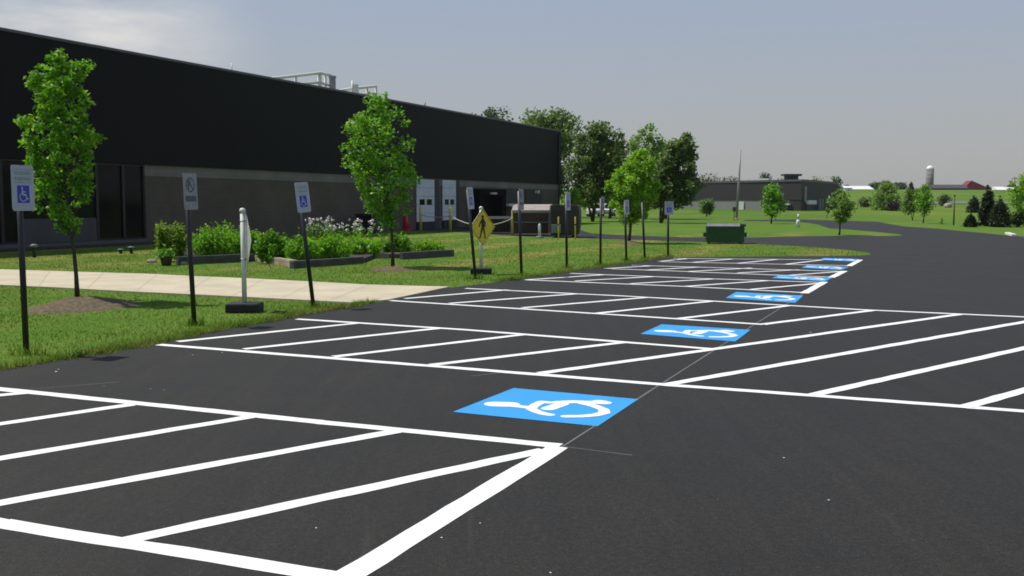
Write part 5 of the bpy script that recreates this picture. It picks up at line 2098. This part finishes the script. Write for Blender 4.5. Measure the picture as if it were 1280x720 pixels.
# ------------------------------------------------------------------ light
SUN_EL = R(60)
sh_dir = np.array([0.955, -0.295])            # the way shadows fall
az = math.atan2(-sh_dir[0], -sh_dir[1])        # compass bearing of the sun, from +Y towards +X
sd = bpy.data.lights.new('sun', 'SUN')
sd.energy = 4.4
sd.angle = R(0.53)
sd.color = (1.0, 0.955, 0.88)
so_ = bpy.data.objects.new('sun', sd)
COL.objects.link(so_)
vec = Vector((sh_dir[0] * math.cos(SUN_EL), sh_dir[1] * math.cos(SUN_EL), -math.sin(SUN_EL)))
so_.rotation_euler = vec.to_track_quat('-Z', 'Y').to_euler()
so_.location = (-30, 20, 60)

w = bpy.data.worlds.new('World')
scene.world = w
w.use_nodes = True
nt = w.node_tree
for n_ in list(nt.nodes):
    nt.nodes.remove(n_)
out = nt.nodes.new('ShaderNodeOutputWorld')
bg = nt.nodes.new('ShaderNodeBackground')
bg.inputs['Strength'].default_value = 0.08
sky = nt.nodes.new('ShaderNodeTexSky')
sky.sky_type = 'NISHITA'
sky.sun_disc = False
sky.sun_elevation = SUN_EL
sky.sun_rotation = az
sky.air_density = 1.0
sky.dust_density = 1.5
sky.ozone_density = 1.0
hs = nt.nodes.new('ShaderNodeHueSaturation')
hs.inputs['Saturation'].default_value = 0.42
nt.links.new(sky.outputs[0], hs.inputs['Color'])
tcw = nt.nodes.new('ShaderNodeTexCoord')
Dv = tcw.outputs['Generated']
# thin bright cloud high on the left
mpn = nt.nodes.new('ShaderNodeMapping')
mpn.inputs['Scale'].default_value = (2.2, 2.2, 9.0)
nt.links.new(Dv, mpn.inputs['Vector'])
cn = noise(nt, mpn.outputs[0], 1.6, 6.0, 0.6)
cr_ = ramp(nt, cn.outputs['Fac'], [(0.40, (0, 0, 0)), (0.64, (1, 1, 1))])
cd = ray(70, 40)
cd = cd / np.linalg.norm(cd)
vm = nt.nodes.new('ShaderNodeVectorMath')
vm.operation = 'DISTANCE'
nt.links.new(Dv, vm.inputs[0])
vm.inputs[1].default_value = tuple(cd)
mr = nt.nodes.new('ShaderNodeMapRange')
mr.interpolation_type = 'SMOOTHSTEP'
mr.inputs['From Min'].default_value = 0.20
mr.inputs['From Max'].default_value = 0.03
nt.links.new(vm.outputs['Value'], mr.inputs['Value'])
mm = nt.nodes.new('ShaderNodeMath')
mm.operation = 'MULTIPLY'
nt.links.new(mr.outputs[0], mm.inputs[0])
nt.links.new(cr_.outputs['Color'], mm.inputs[1])
# summer haze: an even pale veil that thickens towards the horizon
sxyz = nt.nodes.new('ShaderNodeSeparateXYZ')
nt.links.new(Dv, sxyz.inputs[0])
veil = ramp(nt, sxyz.outputs['Z'], [(0.0, (5.3, 5.25, 5.15)), (0.05, (5.35, 5.5, 5.5)), (0.20, (4.4, 5.4, 7.1)), (0.6, (2.6, 3.7, 5.8))])
hz = mix(nt, 0.85, hs.outputs['Color'], veil.outputs['Color'])
skyc = mix(nt, mm.outputs[0], hz, (8.9, 8.8, 8.6))
nt.links.new(skyc, bg.inputs['Color'])
nt.links.new(bg.outputs[0], out.inputs['Surface'])

HAZE = 0.00010
if HAZE:
    hm, hnt, hout = new_mat('summer_haze')
    pv = N(hnt, 'ShaderNodeVolumePrincipled')
    pv.inputs['Color'].default_value = (0.86, 0.89, 0.93, 1)
    pv.inputs['Density'].default_value = HAZE
    pv.inputs['Anisotropy'].default_value = 0.3
    hnt.links.new(pv.outputs[0], hout.inputs['Volume'])
    hb = MB()
    hb.box(-2600, 2600, -320, 3100, -1.5, 34.0)
    ho = hb.build('haze', hm)
    ho['kind'] = 'stuff'
    ho['label'] = 'thin pale summer haze over the fields'

vs_ = scene.view_settings
vs_.view_transform = 'Standard'
vs_.look = 'None'
vs_.exposure = 0.0
vs_.gamma = 1.0
vs_.use_curve_mapping = False
scene.cycles.filter_width = 1.75
scene.cycles.max_bounces = 6
scene.cycles.transparent_max_bounces = 4
